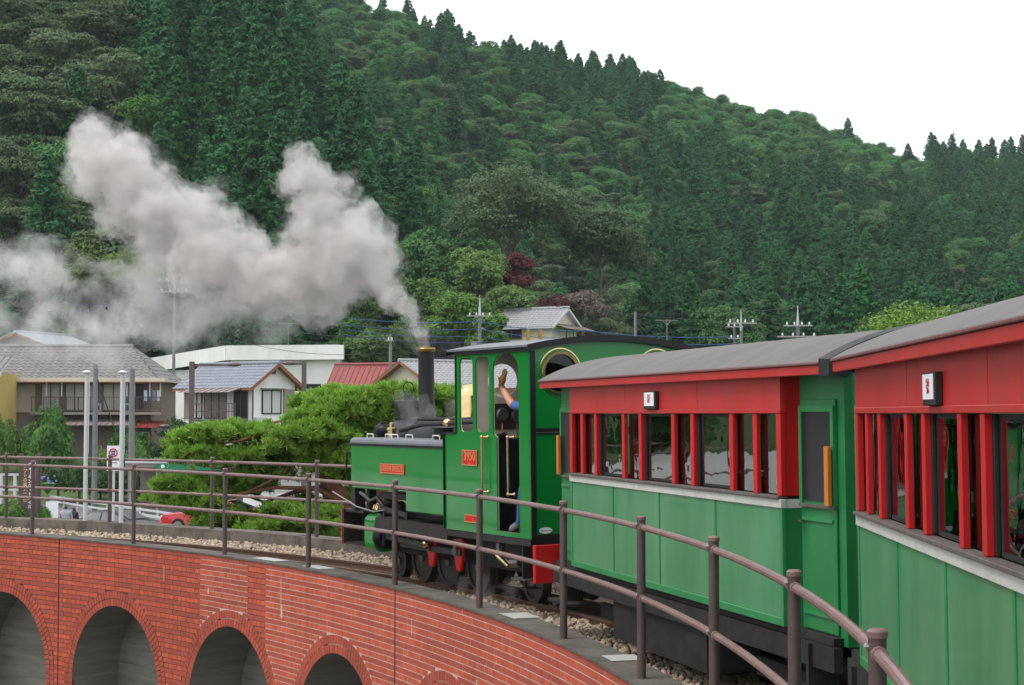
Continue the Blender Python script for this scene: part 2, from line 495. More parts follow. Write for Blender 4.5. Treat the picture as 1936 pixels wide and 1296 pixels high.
def plate_with_holes(outline, holes, t0, t1, axis='x'):
    """Flat plate of given thickness with openings; 2D in the two remaining axes."""
    bm = bmesh.new()
    def P(a, b, t): return {'x': (t, a, b), 'y': (a, t, b), 'z': (a, b, t)}[axis]
    edges = []
    for loop in [outline] + holes:
        vs_ = [bm.verts.new(P(a, b, t0)) for a, b in loop]
        edges += [bm.edges.new((vs_[i], vs_[(i + 1) % len(vs_)])) for i in range(len(vs_))]
    bmesh.ops.triangle_fill(bm, use_beauty=True, use_dissolve=False, edges=edges)
    # keep only faces outside the holes
    def inside(pt, poly):
        c = False; n = len(poly)
        for i in range(n):
            (x1, y1), (x2, y2) = poly[i], poly[i - 1]
            if (y1 > pt[1]) != (y2 > pt[1]) and pt[0] < (x2 - x1) * (pt[1] - y1) / (y2 - y1) + x1: c = not c
        return c
    kill = []
    for fc in bm.faces:
        c = fc.calc_center_median()
        q = {'x': (c.y, c.z), 'y': (c.x, c.z), 'z': (c.x, c.y)}[axis]
        if any(inside(q, h) for h in holes) or not inside(q, outline): kill.append(fc)
    bmesh.ops.delete(bm, geom=kill, context='FACES_ONLY')
    ret = bmesh.ops.extrude_face_region(bm, geom=list(bm.faces))
    d = {'x': Vector((t1 - t0, 0, 0)), 'y': Vector((0, t1 - t0, 0)), 'z': Vector((0, 0, t1 - t0))}[axis]
    bmesh.ops.translate(bm, vec=d, verts=[g for g in ret['geom'] if isinstance(g, bmesh.types.BMVert)])
    bmesh.ops.recalc_face_normals(bm, faces=bm.faces)
    return bm
def bm_obj(bm, name, mat, parent=None, label=None):
    me = bpy.data.meshes.new(name); bm.to_mesh(me); bm.free()
    me.materials.append(MATS[mat])
    o = link(name, me, parent)
    if label: o['label'] = label
    return o
# foliage: leaf-sized faces spread over clumps
def leaves(C, rad, k, size, squash=.8, up=.35, jitter=.6, low=-.5, aspect=.6, seed=0):
    """quads on ellipsoid clumps: C (n,3) centres, rad (n,) radii -> V, F"""
    g = np.random.default_rng(seed)
    C = np.asarray(C, float); rad = np.asarray(rad, float)
    n = len(C) * k
    c = np.repeat(C, k, 0); r = np.repeat(rad, k)
    d = g.normal(size=(n, 3)); d /= np.linalg.norm(d, axis=1)[:, None]
    flip = d[:, 2] < low
    d[flip, 2] *= -1
    p = c + d * (r * g.uniform(.72, 1.08, n))[:, None] * np.array([1, 1, squash])
    nn = d + g.normal(size=(n, 3)) * jitter + np.array([0, 0, up])
    nn /= np.linalg.norm(nn, axis=1)[:, None]
    t = np.cross(nn, g.normal(size=(n, 3))); t /= (np.linalg.norm(t, axis=1)[:, None] + 1e-9)
    b = np.cross(nn, t)
    sz = size * g.uniform(.6, 1.4, n)
    t *= sz[:, None]; b *= (sz * aspect)[:, None]
    V = np.stack([p - t * .5, p + b * .5, p + t * .55, p - b * .5], 1).reshape(-1, 3)
    Fq = np.arange(n * 4).reshape(-1, 4)
    return V, Fq
def merge(parts):
    Vs, Fs, o = [], [], 0
    for V, Fq in parts:
        Vs.append(V); Fs.append(Fq + o); o += len(V)
    return np.concatenate(Vs), np.concatenate(Fs)
def vary(me, amt): pass
# ------------------------------------------------------------------ setting: terrain
CX0, CY0, RF = -22.654, 7.624, 23.95           # centre and radius of the curved railing
def pol(a, off, z):
    a = R_(a)
    return Vector((CX0 + (RF + off) * math.cos(a), CY0 + (RF + off) * math.sin(a), z))
GROUND_Z, RAIL_Z = -3.5, -0.05
SKY_PX = [(-400, -330), (0, -230), (300, -140), (500, -100), (760, -14), (830, 14), (900, 40), (960, 48), (1050, 75), (1120, 92), (1230, 104), (1330, 143), (1420, 178), (1470, 174), (1530, 190), (1560, 220), (1640, 234), (1700, 259), (1750, 272), (1800, 262), (1850, 268), (1900, 278), (1936, 276), (2100, 300), (2500, 360)]
SPUR_PX = [(-500, -420), (0, -300), (250, -170), (420, -60), (500, 0), (600, 110), (700, 230), (800, 350), (880, 470), (950, 560), (1030, 640), (1100, 720), (3000, 760)]
def interp(tab, x):
    for (a, b), (c, d) in zip(tab, tab[1:]):
        if x <= c: return b + (d - b) * max(0, x - a) / (c - a)
    return tab[-1][1]
def sm(t): t = min(1, max(0, t)); return t * t * (3 - 2 * t)
def hill_z(x, y):
    u = x / max(y, 1.0)
    px = 968 + u * F_PX
    base = -3.5 + 2.7 * sm((y - 97) / 12) + 3.0 * sm((y - 125) / 60)
    # far ridge
    D = 470 + 60 * max(-1, min(1, (px - 968) / 968))
    y0 = 205 + 25 * sm((px - 700) / 600)
    zr = 2 + D * (783 - interp(SKY_PX, px)) / F_PX - 12.5
    t = (y - y0) / (D - y0)
    z = base + (zr - base) * (.75 * max(0, min(1, t)) + .25 * sm(t)) if t <= 1 else zr - (y - D) * .25
    # near spur on the left
    D2 = 255
    z2r = 2 + D2 * (783 - interp(SPUR_PX, px)) / F_PX - 13
    t2 = (y - 158) / (D2 - 158)
    z2 = base + (z2r - base) * max(0, min(1, t2)) ** .85 if t2 <= 1 else z2r - (y - D2) * .35
    bump = 1.5 * math.sin(x * .043 + 1.3) * math.sin(y * .05) * sm((y - 150) / 60)
    return max(z, z2, base) + bump
# ground sheet reaching the horizon with a hole-free hill laid over it
xs = np.concatenate([np.linspace(-900, -260, 10)[:-1], np.linspace(-260, 300, 113), np.linspace(300, 900, 10)[1:]])
ys = np.concatenate([np.linspace(-400, 60, 12)[:-1], np.linspace(60, 620, 142), np.linspace(620, 1500, 12)[1:]])
gv = np.array([(x, y, hill_z(x, y) if y > 96 else GROUND_Z) for y in ys for x in xs])
nx = len(xs)
gf = np.array([(j * nx + i, j * nx + i + 1, (j + 1) * nx + i + 1, (j + 1) * nx + i) for j in range(len(ys) - 1) for i in range(nx - 1)])
gm = mesh_np('ground', gv, gf, None, True)
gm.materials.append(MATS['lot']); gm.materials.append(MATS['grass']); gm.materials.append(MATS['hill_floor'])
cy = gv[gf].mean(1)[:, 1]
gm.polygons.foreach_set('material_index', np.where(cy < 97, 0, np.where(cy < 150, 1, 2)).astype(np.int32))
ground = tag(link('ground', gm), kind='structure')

# road climbing past the car park
def ribbon(name, pts, w, dz, mat, kind='structure', parent=None):
    V, Fs = [], []
    for i, p in enumerate(pts):
        d = (pts[min(i + 1, len(pts) - 1)] - pts[max(i - 1, 0)]); n = Vector((-d.y, d.x, 0)).normalized()
        V += [p + n * w / 2 + Vector((0, 0, dz)), p - n * w / 2 + Vector((0, 0, dz))]
        if i: Fs.append((2 * i - 2, 2 * i - 1, 2 * i + 1, 2 * i))
    o = link(name, mesh_np(name, np.array([tuple(v) for v in V]), np.array(Fs), mat), parent)
    if kind: o['kind'] = kind
    return o
road_pts = [Vector((-44, 112, -2.9)), Vector((-32, 100.5, -3.15)), Vector((-26, 95, -3.35)), Vector((-20, 90, -3.46)), Vector((-13, 85, -3.49)), Vector((-4, 79, -3.49)), Vector((8, 72, -3.49)), Vector((30, 62, -3.49))]
road = ribbon('road', road_pts, 6.4, .02, 'asphalt')
for off, nm in ((2.75, 'edge_line'), (-2.75, 'edge_line')):
    pp = []
    for i, p in enumerate(road_pts):
        d = (road_pts[min(i + 1, 7)] - road_pts[max(i - 1, 0)]); n = Vector((-d.y, d.x, 0)).normalized()
        pp.append(p + n * off)
    ribbon(nm, pp, .22, .028, 'white_paint', None, road)

# ------------------------------------------------------------------ brick viaduct
ARCHES = [58.9, 51.75, 44.57, 37.1, 30.0, 22.68, 15.4, 8.1, .8, -6.5, -13.8, -21.1]
ARCH_R, ARCH_Z = 1.15, -1.90             # springing height; crown at -0.75
WALL_OFF = -.10
RW = RF + WALL_OFF
DEG = 180 / math.pi / RW                 # degrees per metre along the face
A0, A1 = -28.0, 66.0
viaduct = thing('brick_viaduct', 'curved red brick viaduct with round arches carrying the narrow railway', 'viaduct')
def arch_cut(a, z, r):
    """is (angle, z) inside an arch opening of radius r?"""
    for ac in ARCHES:
        dx = (a - ac) / DEG
        if abs(dx) < r and (z < ARCH_Z or dx * dx + (z - ARCH_Z) ** 2 < r * r): return True
    return False
def spans(z, r, a0=A0, a1=A1):
    """stretches of the wall face at height z that lie outside the arches"""
    cuts = []
    for ac in ARCHES:
        h = r if z < ARCH_Z else (math.sqrt(r * r - (z - ARCH_Z) ** 2) if z < ARCH_Z + r else 0)
        if h > 0: cuts.append((ac - h * DEG, ac + h * DEG))
    cuts.sort(); out = []; s = a0
    for c0, c1 in cuts:
        if c0 > s: out.append((s, c0))
        s = max(s, c1)
    if s < a1: out.append((s, a1))
    return out
# mortar core, in dark and repointed light stretches, recessed behind the bricks
LIGHT = [(-28.0, 34.84), (36.03, 39.16)]
def is_light(a): return any(x0 <= a < x1 for x0, x1 in LIGHT)
COURSE, JOINT, TOPZ, BOTZ = .067, .0088, .128, -2.30
core = {}
def arc_sheet(mb, a0, a1, z0, z1, off, step=.9):
    n = max(1, int((a1 - a0) / step) + 1)
    for i in range(n):
        b0, b1 = a0 + (a1 - a0) * i / n, a0 + (a1 - a0) * (i + 1) / n
        mb.add([pol(b0, off, z0), pol(b1, off, z0), pol(b1, off, z1), pol(b0, off, z1)], [(0, 1, 2, 3)])
nc = int((TOPZ - BOTZ) / COURSE)
marks = sorted({A0, A1} | {v for s in LIGHT for v in s})
for c in range(nc):
    z1 = TOPZ - c * COURSE; z0 = z1 - COURSE
    for s0, s1 in spans((z0 + z1) / 2, ARCH_R + .1):
        for m0, m1 in zip(marks, marks[1:]):
            b0, b1 = max(s0, m0), min(s1, m1)
            if b1 > b0: arc_sheet(core.setdefault((is_light((b0 + b1) / 2), m0), MB()), b0, b1, z0, z1, WALL_OFF + (.002 if is_light((b0 + b1) / 2) else .006))
for i_, (s0, s1) in enumerate(spans(BOTZ - 1, ARCH_R + .02)):
    arc_sheet(core.setdefault((False, 'pier%d' % i_), MB()), s0, s1, GROUND_Z, BOTZ, WALL_OFF + .004)
for k_, mb_ in core.items():
    mb_.build('pale_mortar' if k_[0] else 'dark_mortar', 'mortar_light' if k_[0] else 'mortar_dark', viaduct, label='repointed pale mortar joints' if k_[0] else None)
# bricks: alternate courses of headers and stretchers; the largest in view are parts of their own
JDEG = JOINT * DEG
bricks = []                               # (size rank, V[8], material)
def brick_box(a0, a1, z0, z1, off0, off1):
    return [pol(a, o, z) for z in (z0, z1) for o in (off0, off1) for a in (a0, a1)]
BF = [(0, 2, 3, 1), (4, 5, 7, 6), (0, 1, 5, 4), (2, 6, 7, 3), (0, 4, 6, 2), (1, 3, 7, 5)]
for c in range(nc):
    z1 = TOPZ - c * COURSE; z0 = z1 - COURSE + JOINT
    header = c % 2 == 1
    ln = (.105 if header else .215) + JOINT
    VJ = .006
    sp = spans((z0 + z1) / 2, ARCH_R + .215)
    a = A0 + (0 if header else .055 * DEG)
    while a < A1:
        b = a + (ln - VJ) * DEG
        for s0, s1 in sp:
            q0, q1 = max(a, s0), min(b, s1)
            cut = [q0] + [w for j in (48.25, 26.15) for w in (j - .03, j + .03) if q0 < w < q1] + [q1]
            for q2, q3 in zip(cut, cut[1:]):
                if q3 - q2 > .02 * DEG and not any(abs((q2 + q3) / 2 - j) < .03 for j in (48.25, 26.15)):
                    jit = random.uniform(-.0012, .0012)
                    bricks.append((brick_box(q2, q3, z0, z1, WALL_OFF + jit, WALL_OFF + .03), 'brick_header' if header else 'brick_stretcher'))
        a += ln * DEG
# voussoir rings round each arch
for ac in ARCHES:
    for ring in range(2):
        r0 = ARCH_R + ring * .109; r1 = r0 + .1
        n = int(math.pi * (r0 + .05) / .072)
        for i in range(n):
            t0, t1 = math.pi * i / n + .004, math.pi * (i + 1) / n - .004
            V = []
            for r in (r0, r1):
                for o in (WALL_OFF - .004, WALL_OFF + .03):
                    for t in (t0, t1):
                        V.append(pol(ac + r * math.cos(t) * DEG, o, ARCH_Z + r * math.sin(t)))
            bricks.append((V, 'brick_ring'))
        for zc in range(int((ARCH_Z - BOTZ) / .072)):
            z0 = ARCH_Z - (zc + 1) * .072
            for sgn in (-1, 1):
                e = sorted((ac + sgn * r0 * DEG, ac + sgn * r1 * DEG))
                bricks.append((brick_box(e[0], e[1], z0 + .006, z0 + .07, WALL_OFF - .004, WALL_OFF + .03), 'brick_ring'))
def brick_rank(V):
    P = [project(v) for v in V]
    x0, x1 = min(p[0] for p in P), max(p[0] for p in P)
    y0, y1 = min(p[1] for p in P), max(p[1] for p in P)
    if x0 < 0 or x1 > 1936 or y0 < 0 or y1 > 1296: return 0
    return (x1 - x0) * (y1 - y0)
bricks = [(brick_rank(V), V, m) for V, m in bricks]
bricks.sort(key=lambda t: -t[0])
for rank, V, m in bricks[:300]:
    c = sum((Vector(v) for v in V), Vector()) / 8
    me = bpy.data.meshes.new('brick')
    me.from_pydata([tuple(Vector(v) - c) for v in V], [], BF)
    bm = bmesh.new(); bm.from_mesh(me); bmesh.ops.recalc_face_normals(bm, faces=bm.faces); bm.to_mesh(me); bm.free()
    me.materials.append(MATS[m])
    link('brick', me, viaduct, c)
rest = {}
for rank, V, m in bricks[300:]:
    rest.setdefault(m, MB()).add(V, BF)
for m, mb in rest.items():
    tag(mb.build({'brick_header': 'header_bricks', 'brick_stretcher': 'stretcher_bricks', 'brick_ring': 'arch_ring_bricks'}[m], m, viaduct), kind='stuff')
# arch recesses of board-marked concrete
for ac in ARCHES:
    mb = MB()
    n, dep = 20, .8
    prof = [(-ARCH_R, GROUND_Z)] + [(ARCH_R * -math.cos(math.pi * i / n), ARCH_Z + ARCH_R * math.sin(math.pi * i / n)) for i in range(n + 1)] + [(ARCH_R, GROUND_Z)]
    fr = [pol(ac + x * DEG, WALL_OFF, z) for x, z in prof]
    bk = [pol(ac + x * DEG, WALL_OFF + dep, z) for x, z in prof]
    m = len(prof)
    mb.add(fr + bk, [(i, i + 1, m + i + 1, m + i) for i in range(m - 1)] + [tuple(range(m, 2 * m))])
    o = mb.build('arch_recess', 'arch_concrete', viaduct)
# shutter-board joints on the recess backs
for ac in ARCHES:
    mb = MB()
    for k in range(9):
        z = -.95 - k * .16 + random.uniform(-.02, .02)
        h = ARCH_R if z < ARCH_Z else math.sqrt(max(.01, ARCH_R ** 2 - (z - ARCH_Z) ** 2))
        arc = [pol(ac + h * .98 * s * DEG, WALL_OFF + .79, z + .008 * math.sin(3 * s + k)) for s in (-1, -.3, .3, 1)]
        for p, q in zip(arc, arc[1:]): mb.beam(p, q, .02, .012)
    mb.build('board_ridges', 'arch_concrete', viaduct)
# coping and movement joints
def arc_bar(name, mat, a0, a1, o0, o1, z0, z1, parent, step=1.0, kind=None, bevel=0):
    n = max(2, int((a1 - a0) / step)); mb = MB(); V = []; Fs = []
    for i in range(n + 1):
        a = a0 + (a1 - a0) * i / n
        V += [pol(a, o0, z0), pol(a, o1, z0), pol(a, o1, z1), pol(a, o0, z1)]
        if i:
            b = 4 * (i - 1)
            Fs += [(b + k, b + (k + 1) % 4, b + 4 + (k + 1) % 4, b + 4 + k) for k in range(4)]
    Fs += [(0, 1, 2, 3), (4 * n, 4 * n + 1, 4 * n + 2, 4 * n + 3)]
    mb.add(V, Fs)
    o = mb.build(name, mat, parent)
    if kind: o['kind'] = kind
    return o
for k in range(14):
    a = A0 + k * (A1 - A0) / 14
    arc_bar('coping_slab', 'coping', a + .01, a + (A1 - A0) / 14 - .01, -.112, .22, .13, .15 + random.uniform(-.003, .003), viaduct)
for a in (48.25, 26.15):
    arc_bar('movement_joint', 'rubber_black', a - .02, a + .02, WALL_OFF - .004, WALL_OFF + .02, BOTZ, .128, viaduct, step=.02)
for a0, a1, w in ((34.2, 36.6, .2), (31.2, 33.3, .2), (18.3, 20.2, .26), (11.8, 13.4, .26), (5.0, 6.5, .26)):
    arc_bar('painted_mark', 'white_paint', a0 + .5, a1 - .4, .0, w, .1545, .158, viaduct)
arc_bar("track_bed", "ballast_bed", A0, A1, .18, 3.02, -.6, -.16, viaduct, step=1.5)
for k in range(26):
    a = A0 + k * (A1 - A0) / 26
    arc_bar('kerb_block', 'kerb_mossy', a + .01, a + (A1 - A0) / 26 - .01, 3.0, 3.4, -.4, .10 + random.uniform(-.008, .008), viaduct)
arc_bar('outer_face', 'brick_ring', A0, A1, 3.34, 3.38, GROUND_Z, -.405, viaduct)
arc_bar('deck', 'arch_concrete', A0, A1, .0, 3.3, -.70, -.61, viaduct, step=1.5)

# ------------------------------------------------------------------ track
track = tag(link('railway_track', None), kind='structure')
TC = 1.72
def rail(off):
    prof = [(-.045, -.10), (.045, -.10), (.045, -.088), (.008, -.076), (.008, -.034), (.024, -.026), (.024, -.002), (-.024, -.002), (-.024, -.026), (-.008, -.034), (-.008, -.076), (-.045, -.088)]
    n = 90; V = []; Fs = []; k = len(prof)
    for i in range(n + 1):
        a = A0 + (A1 - A0) * i / n
        V += [pol(a, off + u, RAIL_Z + z) for u, z in prof]
        if i:
            b = k * (i - 1); Fs += [(b + j, b + (j + 1) % k, b + k + (j + 1) % k, b + k + j) for j in range(k)]
    r = MB().add(V, Fs).build('rail', 'rail_steel', track)
    arc_bar('running_face', 'rail_top', A0, A1, off - .016, off + .016, RAIL_Z - .004, RAIL_Z + .0005, r)
rail(TC - .305); rail(TC + .305)
for k in range(int((A1 - A0) / 1.3)):
    a = A0 + .4 + k * 1.3
    o = MB().box(-.55, .55, -.075, .075, -.09, 0).build('sleeper', 'sleeper', track, pol(a, TC, RAIL_Z - .098), R_(a))
# ballast: real stones
def stones(n, gen, size, seed):
    g = np.random.default_rng(seed)
    ico = np.array([(0, 0, 1), (.894, 0, .447), (.276, .851, .447), (-.724, .526, .447), (-.724, -.526, .447), (.276, -.851, .447), (.724, .526, -.447), (-.276, .851, -.447), (-.894, 0, -.447), (-.276, -.851, -.447), (.724, -.526, -.447)])
    fi = np.array([(0, 1, 2), (0, 2, 3), (0, 3, 4), (0, 4, 5), (0, 5, 1), (1, 6, 2), (2, 7, 3), (3, 8, 4), (4, 9, 5), (5, 10, 1), (2, 6, 7), (3, 7, 8), (4, 8, 9), (5, 9, 10), (1, 10, 6)])
    P = gen(g, n)
    S = size * g.uniform(.55, 1.5, (n, 1, 1)) * g.uniform(.6, 1.2, (n, 1, 3)) * (1 + .25 * g.normal(size=(n, 11, 3)))
    th = g.uniform(0, 6.28, n); ct, st = np.cos(th), np.sin(th)
    V = ico[None] * S
    V = np.stack([V[..., 0] * ct[:, None] - V[..., 1] * st[:, None], V[..., 0] * st[:, None] + V[..., 1] * ct[:, None], V[..., 2] * .8], -1) + P[:, None]
    Fq = (fi[None] + 11 * np.arange(n)[:, None, None]).reshape(-1, 3)
    return V.reshape(-1, 3), Fq
def gen_strip(a0, a1, o0, o1, zf):
    def g_(g, n):
        a = np.radians(g.uniform(a0, a1, n)); o = g.uniform(o0, o1, n)
        return np.stack([CX0 + (RF + o) * np.cos(a), CY0 + (RF + o) * np.sin(a), zf(o) + g.uniform(-.015, .015, n)], -1)
    return g_
bed = merge([stones(5200, gen_strip(28, 64, 2.05, 3.0, lambda o: -.145 + .07 * (o - 2.05)), .027, 1),
             stones(7500, gen_strip(-2, 30, .23, 1.40, lambda o: -.12 - .0 * o), .027, 2),
             stones(1800, gen_strip(30, 60, .23, 1.40, lambda o: -.15 - .0 * o), .026, 3),
             stones(1500, gen_strip(26, 62, 1.43, 2.0, lambda o: -.165 + 0 * o), .025, 4)])
tag(link('track_ballast', mesh_np('track_ballast', bed[0], bed[1], 'ballast')), 'loose pale brown ballast stones between the rails and the kerbs', 'ballast', kind='stuff')

# ------------------------------------------------------------------ railings
def railing(name, label, off, zb, height, angles, a_from, a_to, mid, r_post=.031, r_rail=.0225):
    root = thing(name, label, 'railing', pol(angles[len(angles) // 2], off, zb))
    o0 = root.location
    for a in angles:
        b = pol(a, off, zb) - o0
        p = MB().lathe([(r_post, 0), (r_post, height)], 12, b).build('post', 'rail_post', root, smooth=True)
        MB().lathe([(r_post + .004, height - .015), (r_post + .005, height + .006), (r_post - .004, height + .014)], 12, b).build('cap', 'rail_pipe', p, smooth=True)
        for h in (height - .065, mid):
            c = MB()
            for s in (-1, 1):
                e = pol(a + s * .10, off - .0, zb + h) - o0
                c.tube([e, pol(a + s * .17, off, zb + h) - o0], r_rail + .006, 10)
            c.build('collar', 'rail_pipe', p, smooth=True)
            MB().sphere(pol(a, off - r_post - .004, zb + h + .02) - o0, .012, 6, 4).build('bolt', 'galvanised', p)
    ends = [a_from] + list(angles) + [a_to]
    for h in (height - .065, mid):
        for s0, s1 in zip(ends, ends[1:]):
            n = max(3, int(abs(s1 - s0) / 1.0))
            MB().tube([pol(s0 + (s1 - s0) * i / n, off, zb + h) - o0 for i in range(n + 1)], r_rail, 10).build('rail', 'rail_pipe', root, smooth=True)
    return root
POST_A = [-4.67, .45, 5.6, 10.35, 15.5, 21.1, 26.75, 32.5, 38.0, 43.9, 50.3, 56.2, 62.0]
railing('inner_railing', 'brown pipe railing along the top of the brick arches, nearest the camera', 0, .15, 1.12, POST_A, -10, 66, .56)
POST_B = [32.2, 37.9, 43.5, 49.2, 54.8, 60.4, 65.8]
railing('outer_railing', 'brown pipe railing on the mossy kerb at the far edge of the viaduct', 3.12, .10, 1.17, POST_B, 27.0, 68, .56, .034, .023)
# lime runs below the coping
for a, z0, z1, w in ((41.5, -.10, -.30, .012), (33.8, -.02, -.40, .012), (33.75, -.34, -.50, .045), (25.0, -.12, -.30, .015), (20.6, -.5, -.62, .03), (38.6, -.30, -.38, .03)):
    arc_bar('lime_run', 'mortar_light', a - w / 2 * DEG, a + w / 2 * DEG, WALL_OFF - .0035, WALL_OFF + .001, z1, z0, viaduct, step=.02)
# ------------------------------------------------------------------ steam locomotive
HL, HW = -.515, .97
def lat(x, y, h):       # helper: world position of rear/front centre from the left corner
    return x
loco = thing('steam_locomotive', 'small glossy green tank engine with black chimney and brass trim', 'locomotive',
             (.199 + HW * math.cos(HL), 17.35 - HW * math.sin(HL), 0))
loco.rotation_euler = (0, -.012, -HL)
YZ = lambda pts: pts
def arc_z(x, z0=2.70, rise=.105, half=HW + .05): return z0 + rise * (1 - (x / half) ** 2)
door_hole = [(.22, .775), (.698, .775), (.698, 1.76)] + [(.775, 1.80)] + [(.4975 + .2775 * math.cos(R_(a)), 2.47 + .185 * math.sin(R_(a))) for a in range(0, 181, 15)] + [(.22, 1.79)]
def side_sheet(x0, x1, mat, nm, lab=None):
    outline = [(.0, .73), (1.89, .73), (1.89, 1.787), (1.66, 1.79), (1.607, 1.85), (1.607, 2.66), (0, 2.66)]
    bm = plate_with_holes(outline, [round_rect(1.225, 1.53, 1.816, 2.624, .07), round_rect(.855, 1.155, 1.813, 2.624, .07), door_hole], x0, x1, 'x')
    return bm_obj(bm, nm, mat, loco, lab)
left_sheet = side_sheet(-HW, -HW + .014, 'loco_green', 'cab_side')
side_sheet(HW - .014, HW, 'loco_green', 'cab_side')
side_sheet(-HW + .0145, -HW + .022, 'cream', 'cab_lining')
side_sheet(HW - .022, HW - .0145, 'cream', 'cab_lining')
# black edging of the cab side
mb = MB()
mb.beam((-HW - .004, 1.905, .73), (-HW - .004, 1.905, 1.80), .02, .03, (1, 0, 0))
mb.beam((-HW - .004, 1.90, 1.797), (-HW - .004, 1.62, 1.80), .02, .02, (1, 0, 0))
mb.beam((-HW - .004, 1.612, 1.80), (-HW - .004, 1.612, 2.66), .02, .016, (1, 0, 0))
mb.beam((-HW - .005, .0, 2.68), (-HW - .005, 1.62, 2.68), .03, .05, (0, 0, 1))
mb.build('cab_edging', 'loco_black', loco)
# rivets along the tank-cab joint
for k in range(14):
    MB().sphere((-HW - .016, 1.905, .80 + k * .07), .008, 6, 4).build('rivet', 'loco_black', loco)
def disc_hole(cx, cz, r, n=28): return [(cx + r * math.cos(2 * math.pi * k / n), cz + r * math.sin(2 * math.pi * k / n)) for k in range(n)]
arc_top = [(HW - 2 * HW * i / 16, arc_z(HW - 2 * HW * i / 16)) for i in range(17)]
rear_out = [(-HW + .002, .73), (HW - .002, .73)] + [(min(HW - .002, max(-HW + .002, x)), z - .012) for x, z in arc_top]
RW_ = [(-.60, 2.43), (.60, 2.43)]
bm_obj(plate_with_holes(rear_out, [disc_hole(x, z, .20) for x, z in RW_], -.012, .002, 'y'), 'cab_rear_sheet', 'loco_green', loco)
for x, z in RW_:
    rim = MB().lathe([(.195, -.03), (.225, -.032), (.23, -.014), (.195, -.010)], 32, (x, 0, z), 'y', True).build('window_rim', 'brass', loco, smooth=True)
    MB().lathe([(.250, -.0125), (.250, -.0145), (.262, -.0145), (.262, -.0125)], 32, (x, 0, z), 'y', True).build('lining_ring', 'brass', rim)
    MB().lathe([(.2, -.008), (.2, -.002)], 28, (x, 0, z), 'y').build('pane', 'pane_loco', rim)
mb = MB()                                          # black borders of the rear sheet
for s in (-1, 1): mb.box(s * (HW - .03) - .03, s * (HW - .03) + .03, -.026, -.0125, .73, 2.66)
mb.box(-HW + .06, HW - .06, -.024, -.0125, 1.80, 1.862)
mb.box(-HW + .06, HW - .06, -.022, -.0125, .685, .775)
mb.build('rear_edging', 'loco_black', loco)
MB().box(-HW + .06, HW - .06, -.0265, -.0242, 1.815, 1.822).build('beading', 'steel_grey', loco)
fr_out = [(-HW + .02, .73), (HW - .02, .73), (HW - .02, 2.68)] + [(x * .975, z - .015) for x, z in arc_top[1:-1]] + [(-HW + .02, 2.68)]
SPEC = [(-.62, 2.37), (.62, 2.37)]
bm_obj(plate_with_holes(fr_out, [disc_hole(x, z, .19) for x, z in SPEC], 1.187, 1.20, 'y'), 'cab_front_sheet', 'loco_green', loco)
bm_obj(plate_with_holes(fr_out, [disc_hole(x, z, .185) for x, z in SPEC], 1.177, 1.1865, 'y'), 'front_lining', 'cream', loco)
# roof
V, Fs = [], []
n = 24
for y in (-.06, 1.74):
    for i in range(n + 1):
        x = -(HW + .05) + 2 * (HW + .05) * i / n
        V += [(x, y, arc_z(x) - .004), (x, y, arc_z(x) + .018)]
m2 = 2 * (n + 1)
for i in range(n):
    a = 2 * i
    Fs += [(a, a + 2, a + m2 + 2, a + m2), (a + 1, a + 3, a + m2 + 3, a + m2 + 1), (a, a + 1, a + 3, a + 2), (a + m2, a + m2 + 1, a + m2 + 3, a + m2 + 2)]
Fs += [(0, 1, m2 + 1, m2), (2 * n, 2 * n + 1, m2 + 2 * n + 1, m2 + 2 * n)]
roof = MB().add(V, Fs).build('cab_roof', 'tank_top', loco, smooth=True)
for y0, y1 in ((-.075, -.058), (1.738, 1.75)):
    V, Fs = [], []
    for i in range(n + 1):
        x = -(HW + .055) + 2 * (HW + .055) * i / n
        V += [(x, y0, arc_z(x) - .045), (x, y0, arc_z(x) + .022), (x, y1, arc_z(x) + .022), (x, y1, arc_z(x) - .045)]
        if i:
            b = 4 * (i - 1); Fs += [(b + k, b + (k + 1) % 4, b + 4 + (k + 1) % 4, b + 4 + k) for k in range(4)]
    Fs += [(0, 1, 2, 3), (4 * n, 4 * n + 1, 4 * n + 2, 4 * n + 3)]
    MB().add(V, Fs).build('roof_rim', 'loco_black', roof)
for x, y in ((-.455, .9), (-.30, .9)):
    MB().lathe([(.02, 2.78), (.02, 2.92), (.017, 2.922)], 14, (x, y, 0)).build('whistle_pipe', 'old_brass', loco, smooth=True)
# handrails beside the doorway
for y, z0, z1 in ((.935, 1.18, 1.765), (.372, 1.175, 1.77)):
    h = MB().tube([(-HW - .05, y, z0), (-HW - .05, y, z1)], .013, 8)
    for z in (z0, z1):
        h.tube([(-HW, y - .05, z), (-HW - .05, y, z)], .011, 8).sphere((-HW - .05, y, z), .02, 8, 6).sphere((-HW - .004, y - .05, z), .02, 8, 6)
    h.build('handrail', 'brass', loco, smooth=True)
